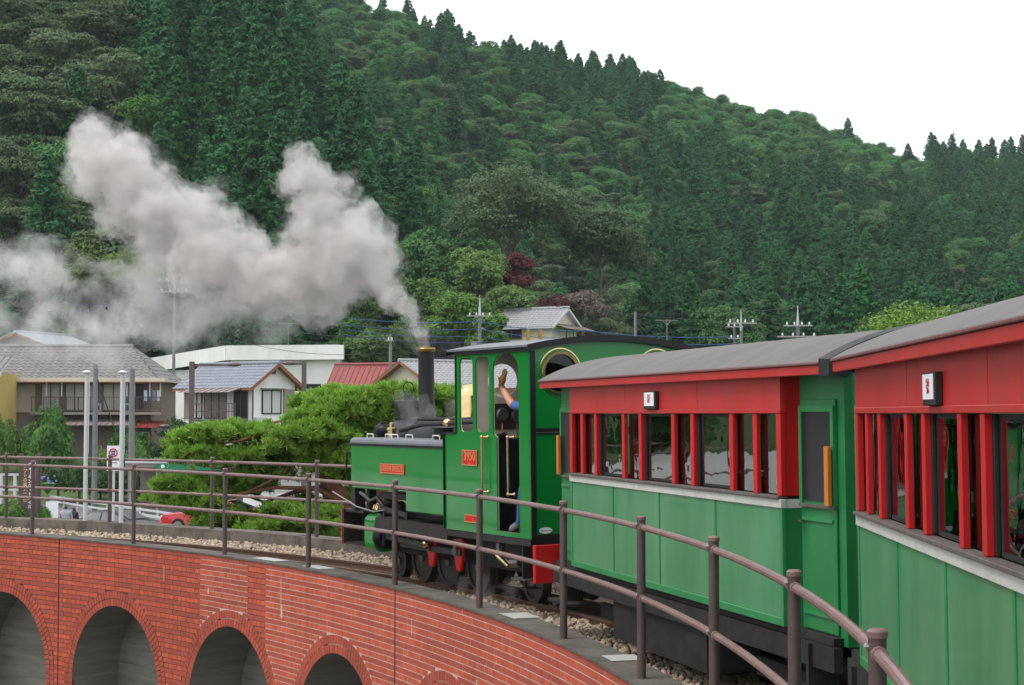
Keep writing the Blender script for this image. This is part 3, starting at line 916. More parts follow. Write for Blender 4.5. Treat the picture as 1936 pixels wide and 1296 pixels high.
# plates with lettering
XL = Matrix(((0, 0, -1), (-1, 0, 0), (0, 1, 0))).to_4x4()      # text right = local -y, up = z, faces local -x
def plate(y0, y1, z0, z1, name, lines):
    p = MB().box(-HW - .012, -HW - .0005, y0, y1, z0, z1).build(name, 'plate_red', loco)
    b = MB()
    for (a, c, d, e) in ((y0, y1, z0, z0 + .01), (y0, y1, z1 - .01, z1), (y0, y0 + .01, z0 + .0105, z1 - .0105), (y1 - .01, y1, z0 + .0105, z1 - .0105)):
        b.box(-HW - .016, -HW - .0125, a, c, d, e)
    b.build('border', 'plate_gold', p)
    for body, size, dz, sx in lines:
        m = Matrix.Translation((-HW - .013, (y0 + y1) / 2, (z0 + z1) / 2 + dz)) @ XL @ Matrix.Diagonal((sx, 1, 1, 1))
        text_mesh('lettering', body, size, 'plate_gold', p, m, .003)
    return p
plate(1.12, 1.46, 1.450, 1.618, 'number_plate', [('3950', .135, .012, 1.0), ('No.', .03, -.063, 1)])
plate(2.93, 3.58, 1.30, 1.416, 'name_plate', [('GREEN BREEZE', .098, 0, .92)])
plate(1.03, 1.41, .832, .915, 'works_plate', [('-', .03, .026, 1.5), ('-------', .03, .008, 1.2), ('-----', .028, -.018, 1.3)])
MB().lathe([(.001, -.0165), (.078, -.0165), (.078, -.0128)], 24, (0, 0, 0), 'y').build('maker_badge', 'sign_white', loco)
badge = [o for o in loco.children if o.name.startswith('maker_badge')][0]
badge.location = (-HW + .17, 0, .815); badge.scale = (1, 1, .42)
text_mesh('badge_script', 'Gunma', .06, 'teal', badge, Matrix.Translation((0, -.0175, 0)) @ Matrix.Rotation(math.pi / 2, 4, 'X') @ Matrix.Diagonal((.75, 1.3, 1, 1)), .001)
# side tanks with grey rounded tops
for s in (-1, 1):
    x0, x1 = (-HW + .002, -.46) if s < 0 else (.46, HW - .002)
    pr = [(1.92, .868), (2.915, .868), (2.915, 1.092), (4.43, 1.088), (4.48, 1.13), (4.48, 1.63), (1.92, 1.63)]
    t = MB().prism(pr, x0, x1, 'x').build('side_tank', 'loco_green', loco, bevel=.012)
    w = (x1 - x0)
    crv = [(x0 - .006, 1.632), (x1 + .006, 1.632), (x1 + .006, 1.68), (x1 - .03, 1.715), (x0 + .03, 1.715), (x0 - .006, 1.68)]
    MB().prism([(a, b) for a, b in crv], 1.925, 4.49, 'y').build('tank_top', 'tank_top', t, bevel=.014)
    MB().box(x0 - .008, x1 + .008, 1.925, 4.494, 1.615, 1.634).build('tank_beading', 'loco_black', t)
    for k, y in enumerate((2.02, 2.35, 3.05, 3.45, 3.62, 4.15)):
        xx = (x0 + .12) if s < 0 else (x1 - .12)
        MB().tube([(xx, y - .09, 1.715), (xx, y - .085, 1.76), (xx, y + .085, 1.76), (xx, y + .09, 1.715)], .008, 6).build('grab_loop', 'porcelain', t)
    MB().lathe([(.115, 1.716), (.115, 1.835), (.15, 1.84), (.15, 1.852), (.001, 1.858)], 20, ((x0 + x1) / 2, 2.42, 0)).build('filler_hatch', 'loco_black', t, smooth=True)
# boiler, smokebox, domes, chimney
MB().lathe([(.44, 1.205), (.44, 4.15), (.455, 4.16), (.455, 4.80), (.40, 4.86), (.001, 4.90)], 32, (0, 0, 1.50), 'y').build('boiler', 'loco_black', loco, smooth=True)
MB().lathe([(.18, 1.85), (.12, 1.95), (.103, 2.0), (.100, 2.78)], 24, (0, 4.28, 0)).build('chimney', 'loco_black', loco, smooth=True)
chim = [o for o in loco.children if o.name.startswith('chimney')][0]
MB().lathe([(.103, 2.785), (.116, 2.80), (.120, 2.825), (.112, 2.84), (.09, 2.838), (.085, 2.80)], 28, (0, 4.28, 0)).build('chimney_cap', 'old_brass', chim, smooth=True)
MB().lathe([(.235, 1.88), (.215, 1.96), (.195, 2.05), (.19, 2.20), (.17, 2.29), (.11, 2.345), (.001, 2.362)], 28, (0, 3.07, 0)).build('steam_dome', 'brass', loco, smooth=True)
lb = MB().box(-.15, .12, 4.62, 4.93, 1.93, 2.175).build('lamp_box', 'loco_black', loco, bevel=.012)
MB().box(-.13, .10, 4.64, 4.91, 1.62, 1.93).build('box_stand', 'frame_black', lb)
MB().lathe([(.06, 2.176), (.06, 2.25), (.001, 2.256)], 14, (-.01, 4.78, 0)).build('box_cap', 'loco_black', lb)
MB().tube([(-.01 + .075 * math.sin(R_(a)), 4.78, 2.33 - .085 * math.cos(R_(a))) for a in range(0, 361, 24)], .007, 6).build('lifting_ring', 'loco_black', lb)
MB().lathe([(.055, 1.72), (.055, 1.80), (.07, 1.81), (.07, 1.83), (.03, 1.84), (.03, 1.89), (.001, 1.90)], 14, (-.62, 4.02, 0)).build('check_valve', 'brass', loco, smooth=True)
MB().sphere((-.55, 4.40, 1.80), .12, 12, 8, (1, 1.2, .8)).box(-.6, -.5, 4.34, 4.46, 1.86, 1.9).build('air_pump', 'loco_black', loco, smooth=True)
pp = MB()
pp.tube([(-.47, 2.1, 1.92), (-.50, 2.6, 1.90), (-.50, 3.4, 1.88), (-.50, 4.0, 1.80)], .03, 8)
pp.tube([(-.30, 1.62, 1.98), (-.36, 2.6, 1.94), (-.38, 3.9, 1.94)], .022, 8)
pp.build('boiler_pipe', 'frame_black', loco, smooth=True)
MB().sphere((-.50, 2.75, 1.90), .05, 10, 6, (1, 1.6, 1)).build('pipe_union', 'brass', loco, smooth=True)
# cab inside
MB().box(-HW + .02, HW - .02, .02, 1.58, .73, .765).build('cab_floor', 'frame_black', loco)
bh = MB().lathe([(.001, .84), (.46, .85), (.50, .90), (.50, 1.17)], 24, (0, 0, 1.30), 'y').box(-.5, .5, .9, 1.17, .77, 1.3).build('backhead', 'frame_black', loco, smooth=True)
g = MB().box(-.78, -.36, 1.14, 1.172, 1.84, 2.12).build('gauge_board', 'seat_brown', loco)
for x, z in ((-.66, 2.0), (-.48, 1.98)):
    MB().lathe([(.001, 1.10), (.065, 1.10), (.072, 1.11), (.072, 1.139)], 20, (x, 0, z), 'y').build('gauge', 'steel_grey', g, smooth=True)
MB().tube([(-.78, 1.1, 1.42), (-.80, 1.05, 1.66), (-.76, 1.03, 1.76), (-.68, 1.03, 1.77)], .04, 8).build('brake_pipe', 'loco_black', loco, smooth=True)
MB().tube([(-.66, 1.12, 1.9), (-.68, 1.10, 1.70), (-.62, 1.10, 1.60), (-.40, 1.1, 1.59)], .008, 6).tube([(-.48, 1.12, 1.9), (-.47, 1.1, 1.6)], .008, 6).build('copper_pipe', 'copper', loco)
MB().box(-.93, .93, 1.02, 1.172, .77, 1.74).build('cab_shade_panel', 'under_black', loco)  # added black panel, stands in for the shade low inside the cab
MB().box(.55, .94, .1, 1.0, .77, 1.5).build('coal_bunker', 'under_black', loco)
MB().lathe([(.17, .77), (.17, 1.05)], 16, (-.60, .62, 0)).build('coal_bucket', 'under_black', loco)
# frames, running gear
for s in (-1, 1):
    MB().prism([(.08, .30), (.9, .30), (1.0, .42), (4.1, .42), (4.2, .34), (4.9, .38), (4.95, .74), (4.2, .84), (.08, .70)], s * .56 - .012, s * .56 + .012, 'x').build('side_frame', 'frame_black', loco)
    MB().box(min(s * .62, s * (HW - .01)), max(s * .62, s * (HW - .01)), .02, 1.9, .655, .7285).build('running_board', 'frame_black', loco)
    MB().box(min(s * .60, s * .9), max(s * .60, s * .9), 2.0, 3.9, .60, .75).build('tank_support', 'frame_black', loco)
    for y, r in ((4.35, .20), (3.70, .29), (3.0, .29), (2.25, .29), (1.0, .22)):
        w = MB().lathe([(.05, -.03), (r - .045, -.02), (r - .045, -.04), (r, -.04), (r, .04), (r + .022, .045), (r + .022, .06), (r - .05, .06), (.05, .03)], 28, (s * -.33 if s > 0 else .33, y, RAIL_Z + r), 'x').build('wheel', 'wheel_grey', loco, smooth=True)
        if s > 0: w.location.x = 0
        MB().lathe([(.001, -.055), (.05, -.055), (.05, 0)], 12, (s * -.33 if s > 0 else .33, y, RAIL_Z + r), 'x').build('hub', 'steel_grey', w)
for y in (2.80, 2.12):                       # outside cranks with red balance weights
    c = MB().prism([(y - .12, .58), (y - .06, .62), (y + .06, .62), (y + .12, .58), (y + .11, .40), (y + .05, .22), (y - .04, .22), (y - .11, .40)], -.70, -.655, 'x').build('crank_weight', 'loco_red', loco, bevel=.012)
    MB().lathe([(.001, -.75), (.05, -.75), (.05, -.70)], 14, (0, y, .45), 'x').build('crank_pin', 'steel_grey', c)
MB().box(-.74, -.712, 2.0, 3.55, .40, .475).build('coupling_rod', 'wheel_grey', loco, bevel=.008)
MB().beam((-.78, 2.75, .47), (-.78, 4.05, .52), .035, .075).build('connecting_rod', 'wheel_grey', loco, bevel=.008)
MB().beam((-.80, 3.2, .80), (-.80, 3.95, .86), .03, .06).beam((-.80, 3.25, .84), (-.80, 3.18, .52), .03, .04).beam((-.80, 3.85, .88), (-.80, 3.88, .40), .025, .035).build('valve_gear', 'wheel_grey', loco)
MB().lathe([(.02, -.80), (.035, -.82), (.035, -.76)], 10, (0, 2.73, .49), 'x').sphere((-.80, 2.73, .5), .045, 8, 6).build('big_end', 'brass', loco, smooth=True)
cyl = MB().prism(round_rect(-.88, -.60, .31, .77, .10, 5), 3.98, 4.28, 'y').build('cylinder', 'loco_green', loco, bevel=.01)
MB().lathe([(.001, 3.90), (.10, 3.90), (.15, 3.94), (.16, 3.978)], 22, (-.75, 0, .50), 'y').lathe([(.001, 3.92), (.07, 3.92), (.085, 3.978)], 18, (-.75, 0, .71), 'y').build('cylinder_cover', 'loco_black', cyl, smooth=True)
for k, (y, z) in enumerate(((4.05, .80), (4.15, .81), (4.28, .80))):
    MB().lathe([(.02, z), (.03, z + .03), (.012, z + .06), (.012, z + .08)], 10, (-.80 + .03 * k, y, 0)).build('oil_cup', 'brass', cyl, smooth=True)
MB().tube([(-.82, 3.8, .84), (-.90, 3.95, .81), (-.97, 4.30, .86), (-.99, 5.0, 1.02)], .009, 6).build('reach_rod', 'galvanised', loco, smooth=True)
# front end
bb = MB().box(-.87, .87, 4.93, 4.975, .36, .80).build('front_buffer_beam', 'frame_black', loco)
MB().box(-.875, .875, 4.9755, 5.0, .355, .805).build('beam_face', 'loco_red', bb)
bx = MB()
bx.box(-.85, .85, 4.37, 4.926, .765, .80).box(-.85, .85, 4.37, 4.926, .36, .38).box(-.62, .62, 4.5, 4.926, .385, .76)
bx.build('front_deck', 'frame_black', loco)
MB().box(-.88, -.74, 4.55, 4.66, .80, 1.09).box(-.80, -.70, 4.30, 4.38, .80, 1.09).build('tank_bracket', 'frame_black', loco)
MB().tube([(-.83, 4.5, 1.02), (-.80, 4.25, .93), (-.78, 4.1, .98), (-.74, 3.98, .86)], .022, 8).tube([(-.7, 4.4, 1.0), (-.72, 4.1, .9)], .03, 8).build('steam_pipe', 'steel_grey', loco, smooth=True)
MB().sphere((-.72, 3.85, .93), .09, 10, 6).lathe([(.07, .80), (.07, .92), (.03, .95)], 12, (-.70, 3.62, 0)).box(-.85, -.5, 3.0, 3.9, .98, 1.05).build('lubricator', 'loco_black', loco, smooth=True)
MB().tube([(-.95, 4.52, 1.52), (-.97, 4.58, 1.54), (-.97, 4.62, 1.3), (-.95, 4.60, 1.12)], .012, 6).build('lamp_iron', 'loco_black', loco)
# rear beam, hose, steps
rb = MB().box(-HW + .002, HW - .002, -.085, -.03, .285, .672).build('rear_buffer_beam', 'loco_red', loco, bevel=.004)
for k in range(3):
    for sx in (-1, 1):
        MB().sphere((sx * (HW - .06), -.087, .50 + .055 * k), .011, 6, 4).build('rivet', 'loco_red', rb)
MB().tube([(-HW + .33, -.10, .44), (-HW + .33, -.13, .62), (-HW + .38, -.17, .63), (-HW + .45, -.20, .48), (-HW + .55, -.24, .34)], .022, 8).build('brake_hose', 'steel_grey', rb, smooth=True)
MB().box(-HW + .32, -HW + .35, -.13, -.10, .44, .52).build('hose_tag', 'orange_board', rb)
st = MB().box(-HW + .0, -HW + .30, .12, .42, .295, .31).build('step', 'steel_grey', loco)
MB().box(-HW + .02, -HW + .28, .2, .22, .31, .655).box(-HW + .04, -HW + .22, .16, .36, .20, .21).build('step_bracket', 'frame_black', st)
MB().tube([(-.8, .95, .62), (-.82, .9, .48), (-.80, .75, .42), (-.78, .55, .44)], .05, 8).build('injector', 'steel_grey', loco, smooth=True)
MB().tube([(-.84, .95, .50), (-.86, .8, .46), (-.84, .7, .40)], .025, 8).build('injector_valve', 'brass', loco, smooth=True)
MB().box(-.55, .55, .1, 4.8, .3, .72).build('ash_pan', 'under_black', loco)

# ------------------------------------------------------------------ passenger carriages
CW, CL, VL, INS = 1.72, 4.72, .70, .12      # width, saloon length, vestibule length, inset
ZB, ZWB, ZWT, ZWIN, ZFA = .59, 1.378, 1.437, 2.01, 2.254
POSTS_S = [(0, .07), (.32, .385), (.72, .785), (1.475, 1.54), (1.90, 1.965), (2.66, 2.725), (3.07, 3.135), (3.83, 3.895), (4.25, 4.315), (4.65, 4.72)]
def sy(s): return CL / 2 - s                # s runs back from the front of the saloon
def carriage(label, plate_text, front_over=None):
    FO = VL if front_over is None else front_over
    root = thing('passenger_carriage', label, 'carriage', group='narrow gauge carriages of the train')
    hw = CW / 2
    for sd in (-1, 1):
        X = lambda d: sd * (hw - d)             # d: depth in from the outer face
        def bx(d0, d1, y0, y1, z0, z1, mb=None):
            a, b = sorted((X(d0), X(d1)))
            return (mb or MB()).box(a, b, y0, y1, z0, z1)
        fs = [0, 1.215, 2.36, 3.54, CL]
        for a, b in zip(fs, fs[1:]):
            bx(.006, .03, sy(b) + .014, sy(a) - .014, ZB + .055, ZWB - .002).build('lower_panel', 'car_green', root)
        for a in fs:
            w = .028 if a not in (0, CL) else .04
            c = min(max(sy(a), -CL / 2 + w / 2), CL / 2 - w / 2)
            bx(-.002, .028, c - w / 2, c + w / 2, ZB, ZWB - .001).build('cover_strip', 'car_green_trim', root, bevel=.003)
        bx(-.004, .029, -CL / 2 + .041, CL / 2 - .041, ZB + .001, ZB + .056).build('bottom_rail', 'car_green_trim', root, bevel=.004)
        bx(-.010, .03, -CL / 2 - .004, CL / 2 + .004, ZWB, ZWT).build('waist_strip', 'strip_white', root, bevel=.003)
        bx(-.028, .05, -CL / 2 + .02, CL / 2 - .02, ZWT + .001, ZWT + .022).build('window_sill', 'sill_dark', root, bevel=.003)
        for a, b in POSTS_S:
            bx(.0 if a not in (0, 4.65) else -.004, .034, sy(b), sy(a), ZWT + .023, ZWIN).build('window_post', 'car_red_post', root, bevel=.004)
        bx(-.008, .04, -CL / 2 - .002, CL / 2 + .002, ZWIN + .0005, ZWIN + .034).build('top_rail', 'car_red', root, bevel=.004)
        us = [0, 1.55, 3.2, CL]
        for a, b in zip(us, us[1:]):
            bx(.0, .03, sy(b) + .003, sy(a) - .003, ZWIN + .035, ZFA + .04).build('upper_panel', 'car_red', root)
        for a in (1.55, 3.2):
            bx(-.002, .02, sy(a) - .022, sy(a) + .022, ZWIN + .036, ZFA).build('joint_strip', 'car_red', root)
        # windows: fixed narrow panes and wide panes in black sliding frames
        for k, ((a0, a1), (b0, b1)) in enumerate(zip(POSTS_S, POSTS_S[1:])):
            wide = (b0 - a1) > .5
            y1, y0 = sy(a1), sy(b0)
            if wide:
                f = MB()
                for (p, q, z0, z1, d) in ((y0, y0 + .05, ZWT + .03, ZWIN - .002, .032), (y1 - .035, y1, ZWT + .03, ZWIN - .002, .032), (y1 - .10, y1 - .06, ZWT + .03, ZWIN - .002, .045),
                                       (y0 + .051, y1 - .101, ZWT + .03, ZWT + .05, .04), (y0 + .051, y1 - .101, ZWIN - .022, ZWIN - .002, .04)):
                    bx(d, d + .02, p, q, z0, z1, f)
                fr = f.build('window_frame', 'rubber_black', root)
                tilt = MB(); bx(.045, .049, y0 + .01, y1 - .01, ZWT + .03, ZWIN - .002, tilt)
                tilt.build('pane', 'pane_car', fr)
            else:
                bx(.045, .049, y0, y1, ZWT + .03, ZWIN - .002).build('pane', 'pane_car', root)
        # destination plate
        a, b = 2.13, 2.40
        pl = bx(-.035, -.0005, sy(b), sy(a), 2.045, 2.19).build('sign_box', 'rubber_black', root, bevel=.004)
        bx(-.038, -.0355, sy(b) + .025, sy(a) - .02, 2.072, 2.182).build('sign_face', 'sign_white', pl)
        if sd < 0:
            text_mesh('sign_lettering', plate_text, .075, 'text_red', pl, Matrix.Translation((-hw - .039, sy(2.265), 2.125)) @ XL, .0008)
        # vestibules at both ends, set in from the saloon side
        for e in (-1, 1):
            ya, yb = e * (CL / 2 + .0), e * (CL / 2 + VL)
            y0, y1 = sorted((ya, yb))
            bx(INS, INS + .04, y0 + .001, y1 - .05, ZB - .05, ZFA + .06, ).build('vestibule_wall', 'car_green_end', root)
            dm = MB(); bx(INS - .02, INS - .001, y0 + .10, y1 - .09, ZB + .01, 2.10, dm)
            d = dm.build('door', 'car_green_end', root, bevel=.004)
            dc = (y0 + y1) / 2
            f = MB()
            for (p, q, z0, z1) in ((y0 + .10, y0 + .14, 1.42, 2.02), (y1 - .13, y1 - .09, 1.42, 2.02), (y0 + .10, y1 - .09, 2.021, 2.06)):
                bx(INS - .034, INS - .0205, p, q, z0, z1, f)
            f.build('window_moulding', 'car_green_trim', d)
            for z0, z1 in ((.70, .72), (1.31, 1.33)): bx(INS - .034, INS - .0205, y0 + .13, y1 - .12, z0, z1).build('panel_moulding', 'car_green_trim', d)
            bx(INS - .026, INS - .0205, y0 + .141, y1 - .131, 1.44, 2.02).build('door_pane', 'window_dark', d)
            bx(INS - .045, INS - .0205, y0 + .09, y1 - .10, 1.40, 1.419).build('door_sill', 'sill_dark', d)
            bx(INS - .075, INS - .046, (y0 + .10) if e < 0 else (y1 - .16), (y0 + .155) if e < 0 else (y1 - .105), 1.42, 1.80).build('orange_board', 'orange_board', d, bevel=.003)
            hx = (y1 - .12) if e < 0 else (y0 + .12)
            MB().tube([(X(INS - .02), hx, 1.30), (X(INS - .06), hx, 1.30), (X(INS - .06), hx + .055 * e, 1.30)], .011, 8).build('door_handle', 'brass', d, smooth=True)
            # rounded corner post
            MB().lathe([(.055, ZB - .05), (.055, ZFA + .06)], 14, (X(INS + .055), yb - e * .055, 0)).build('corner_post', 'car_green_end', root, smooth=True)
            stp = bx(-.03, .25, y0 + .05, y1 - .02, .20, .225).build('step', 'under_black', root)
            bx(.0, .22, dc - .02, dc + .02, .226, ZB - .06).build('step_hanger', 'under_black', stp)
        # fascia and roof edge
        bx(-.075, -.05, -CL / 2 - VL - .05, CL / 2 + FO + .05, ZFA + .0, ZFA + .062).build('fascia', 'car_red', root, bevel=.004)
        bx(-.049, .05, -CL / 2 - VL - .05, CL / 2 + FO + .05, ZFA + .041, ZFA + .055).build('soffit', 'car_red', root)
        bx(-.09, -.035, -CL / 2 - VL - .06, CL / 2 + FO + .06, ZFA + .0625, ZFA + .080).build('roof_edge', 'roof_edge', root, bevel=.004)
        # solebar and boxes below
        bx(.03, .09, -CL / 2 - VL + .02, CL / 2 + VL - .02, ZB - .21, ZB - .055).build('solebar', 'under_black', root)
        bx(.07, .5, -CL / 2 + 1.55, CL / 2 - 1.0, .05, ZB - .215).build('equipment_box', 'under_black', root)
        for e in (-1, 1):
            for q in (-.33, .33):
                w = MB().lathe([(.04, -.03), (.17, -.02), (.17, -.035), (.21, -.035), (.21, .03), (.235, .045), (.17, .05), (.04, .03)], 24, (sd * .33, e * (CL / 2 - .55) + q, RAIL_Z + .21), 'x').build('wheel', 'under_black', root, smooth=True)
            bx(.28, .33, e * (CL / 2 - .55) - .55, e * (CL / 2 - .55) + .55, .10, .24).build('bogie_frame', 'under_black', root)
        # bench inside
    for k in range(5):
        y = -CL / 2 + .55 + k * .9
        b = MB().box(-hw + .12, hw - .12, y - .2, y + .2, ZB + .35, ZB + .43).box(-hw + .12, hw - .12, y + .2, y + .25, ZB + .05, ZB + .85).build('bench', 'seat_brown', root)
    MB().box(-hw + .05, hw - .05, -CL / 2 - VL + .06, CL / 2 + VL - .06, ZB - .05, ZB).build('floor', 'under_black', root)
    for e in (-1, 1):                            # saloon end and outer end walls
        y = e * CL / 2
        y0, y1 = sorted((y - e * .005, y - e * .035))
        MB().box(-hw + .004, hw - .004, y0, y1, ZB, ZWB - .002).build('end_panel', 'car_green_end', root)
        for sd in (-1, 1):
            a, b = sorted((sd * (hw - .004), sd * (hw - .20)))
            MB().box(a, b, y0, y1, ZWT + .023, ZFA + .04).build('end_post', 'car_red_post', root)
        MB().box(-hw + .004, hw - .004, y0 - .001, y1 + .001, ZWB, ZWT).build('end_strip', 'strip_white', root)
        MB().box(-hw + .205, hw - .205, y0, y1, ZWIN, ZFA + .16).build('end_header', 'car_green_end', root)
        y = e * (CL / 2 + VL)
        y0, y1 = sorted((y - e * .01, y - e * .05))
        MB().box(-hw + INS + .06, -.32, y0, y1, ZB - .05, ZFA + .12).box(.32, hw - INS - .06, y0, y1, ZB - .05, ZFA + .12).build('end_wall', 'car_green_end', root)
    # curved roof
    RWd = hw + .085
    ln = CL / 2 + VL + .06
    prof = [(-RWd + 2 * RWd * i / 22, ZFA + .081 + .235 * (1 - abs(-1 + 2 * i / 22) ** 2.2)) for i in range(23)]
    V, Fs = [], []
    ny = 40
    for j in range(ny + 1):
        y = -ln + (ln + CL / 2 + FO + .06) * j / ny
        for x, z in prof:
            V.append((x, y, z + .004 * math.sin(j * 1.7 + x * 3) * (abs(x) < RWd * .97)))
    k = len(prof)
    for j in range(ny):
        for i in range(k - 1): Fs.append((j * k + i, j * k + i + 1, (j + 1) * k + i + 1, (j + 1) * k + i))
    MB().add(V, Fs).build('roof', 'roof_canvas', root, smooth=True)
    for e in (-1, 1):
        o = list(prof) + [(RWd - .02, ZFA + .0), (-RWd + .02, ZFA + .0)]
        o = [(x * .995, z - .006) for x, z in prof] + [(RWd * .97, ZFA + .03)] + [(RWd * .8 * math.cos(R_(t)), ZFA - .02 + .16 * math.sin(R_(t))) for t in range(0, 181, 20)] + [(-RWd * .97, ZFA + .03)]
        MB().prism([(a, b) for a, b in o], (-ln if e < 0 else CL / 2 + FO + .06) - .012, (-ln if e < 0 else CL / 2 + FO + .06) + .012, 'y').build('roof_end_band', 'rubber_black', root)
    V, Fs = [], []                               # black gangway hood behind the roof
    for i, (x, z) in enumerate(prof):
        for y, dz in ((-ln - .16, -.03), (-ln - .16, .012), (-ln - .014, .02), (-ln - .014, -.03)): V.append((x * 1.004, y, z + dz))
        if i: Fs += [(4 * i - 4 + k_, 4 * i - 4 + (k_ + 1) % 4, 4 * i + (k_ + 1) % 4, 4 * i + k_) for k_ in range(4)]
    Fs += [(0, 1, 2, 3), tuple(4 * (len(prof) - 1) + k_ for k_ in range(4))]
    hood = MB().add(V, Fs)
    for sd in (-1, 1): hood.box(min(sd * (RWd - .05), sd * (RWd + .004)), max(sd * (RWd - .05), sd * (RWd + .004)), -ln - .16, -ln - .014, ZFA - .01, ZFA + .055)
    hood.build('gangway_hood', 'rubber_black', root)
    # couplings
    for e in (-1, 1):
        MB().box(-.06, .06, min(e * ln, e * (ln + .25)), max(e * ln, e * (ln + .25)), .30, .40).build('coupler', 'under_black', root)
    return root
def put_car(root, fx, fy, h, cant):
    f = Vector((math.sin(h), math.cos(h), 0)); r = Vector((math.cos(h), -math.sin(h), 0))
    root.location = Vector((fx, fy, 0)) - f * (CL / 2) + r * (CW / 2)
    root.rotation_euler = (0, -cant, -h)
car2 = carriage('red and green carriage coupled right behind the locomotive', '駅')
put_car(car2, .561, 15.89, -.269, .010)
car1 = carriage('nearest red and green carriage, cut by the edge of the picture', '號', .30)
put_car(car1, 1.975, 9.639, .046, .010)
for o in list(car1.children):                    # the leading doors of this carriage carry no boards
    for b in list(o.children):
        if o.name.startswith('door') and o.data.vertices[0].co.y > 0 and b.name.startswith('orange_board'): bpy.data.objects.remove(b)
# ------------------------------------------------------------------ trees
def trunk_mesh(name, h, r, mat, limbs, seed, lean=0.0, forks=0):
    g = random.Random(seed)
    mb = MB()
    pts = [Vector((lean * (i / 6) ** 1.5 + g.uniform(-.04, .04) * h * .08, g.uniform(-.04, .04) * h * .08, h * i / 6)) for i in range(7)]
    mb.tube(pts, [r * (1.25 if i == 0 else 1 - .13 * i) for i in range(7)], 8)
    for (z, ang, ln, el, rr) in limbs:
        i = min(5, int(z / h * 6)); p = pts[i].lerp(pts[i + 1], z / h * 6 - i)
        d = Vector((math.cos(ang) * math.cos(el), math.sin(ang) * math.cos(el), math.sin(el)))
        q = [p, p + d * ln * .5 + Vector((0, 0, -.03 * ln)), p + d * ln + Vector((0, 0, .08 * ln))]
        mb.tube(q, [rr, rr * .7, rr * .3], 6)
    return mb.mesh(name, mat, True)
def cone_core(prof, n=9):
    V = [(r * math.cos(2 * math.pi * k / n), r * math.sin(2 * math.pi * k / n), z) for r, z in prof for k in range(n)]
    Fq = [(i * n + k, i * n + (k + 1) % n, (i + 1) * n + (k + 1) % n, (i + 1) * n + k) for i in range(len(prof) - 1) for k in range(n)]
    return np.array(V), np.array(Fq)
def cedar(seed, H=18.0, R=3.1, mat='leaf_cedar', ex=.88):
    g = np.random.default_rng(seed)
    z0 = H * .08
    prof = lambda t: R * (1 - t) ** ex * (.75 + .25 * min(1, t * 6)) + .10
    C, r = [], []
    lean = g.uniform(-.2, .2, 2)
    for i in range(300):
        t = g.uniform(0, 1) ** 1.25
        a = g.uniform(0, 2 * math.pi)
        rr = prof(t) * g.uniform(.6, 1.0) * (1 + .14 * math.sin(3 * a + seed) + .1 * math.sin(11 * t + seed))
        C.append((rr * math.cos(a) + lean[0] * t, rr * math.sin(a) + lean[1] * t, z0 + t * (H - z0) - .3 * rr))
        r.append((.86 - .56 * t) * g.uniform(.65, 1.2))
    C.append((lean[0], lean[1], H)); r.append(.4); C.append((lean[0], lean[1], H - .7)); r.append(.6)
    V1, F1 = leaves(C, r, 60, .25, .9, .4, .3, -.25, .6, seed + 1)
    inner = [(prof(t) * .3 * math.cos(9 * t), prof(t) * .3 * math.sin(9 * t), z0 + t * (H - z0) - .4) for t in np.linspace(.03, .85, 16)]
    V, Fq = merge([(V1, F1), leaves(inner, [prof(t) * .5 for t in np.linspace(.03, .85, 16)], 60, .6, 1.2, .2, .5, -1, .7, seed + 2)])
    crown = mesh_np('crown', V, Fq, mat)
    tr = trunk_mesh('trunk', H * .85, .24, 'bark', [(H * .2, 1, 1.4, .1, .05), (H * .15, 4, 1.2, .1, .05)], seed)
    return crown, tr
def broad(seed, H=13.0, R=4.0, mat='leaf_broad', lobes=9, squash=.8, leaf=.26, nc=400, k=44, flat=1.0, trunk_mat='bark_grey', r0=.28, low=.3):
    g = np.random.default_rng(seed)
    zc = H * .62
    L = [(0, 0, zc + H * .12, R * .62)]
    for i in range(lobes):
        a = 2 * math.pi * i / lobes + g.uniform(-.4, .4)
        d = R * g.uniform(.38, .66)
        L.append((d * math.cos(a), d * math.sin(a), H * g.uniform(low + .12, .82), R * g.uniform(.34, .52)))
    C, r = [], []
    for i in range(nc):
        cx, cy_, cz, lr = L[int(g.integers(len(L)))]
        d = g.normal(size=3); d /= np.linalg.norm(d)
        if d[2] < -.3: d[2] *= -1
        q = lr * g.uniform(.75, 1.08)
        C.append((cx + d[0] * q, cy_ + d[1] * q, min(H, cz + d[2] * q * flat * .8)))
        r.append(lr * g.uniform(.2, .36) + .15)
    V1, F1 = leaves(C, r, k, leaf, squash, .4, .32, -.3, .62, seed + 1)
    parts = [(V1, F1)]
    inner = [(l[0] + g.normal() * l[3] * .25, l[1] + g.normal() * l[3] * .25, l[2] + g.normal() * l[3] * .2) for l in L for _ in range(5)]
    parts.append(leaves(inner, [l[3] * .5 for l in L for _ in range(5)], 40, leaf * 1.5, squash, .3, .5, -1, .7, seed + 2))
    V, Fq = merge(parts)
    crown = mesh_np('crown', V, Fq, mat)
    gl = random.Random(seed)
    limbs = []
    for cx, cy_, cz, lr in L[1:]:
        ang = math.atan2(cy_, cx); hd = math.hypot(cx, cy_); z = min(H * .5, max(H * .16, cz - hd * .9))
        limbs.append((z, ang, math.hypot(hd, cz - z), math.atan2(cz - z, hd), r0 * .4))
    tr = trunk_mesh('trunk', H * .6, r0, trunk_mat, limbs, seed)
    return crown, tr
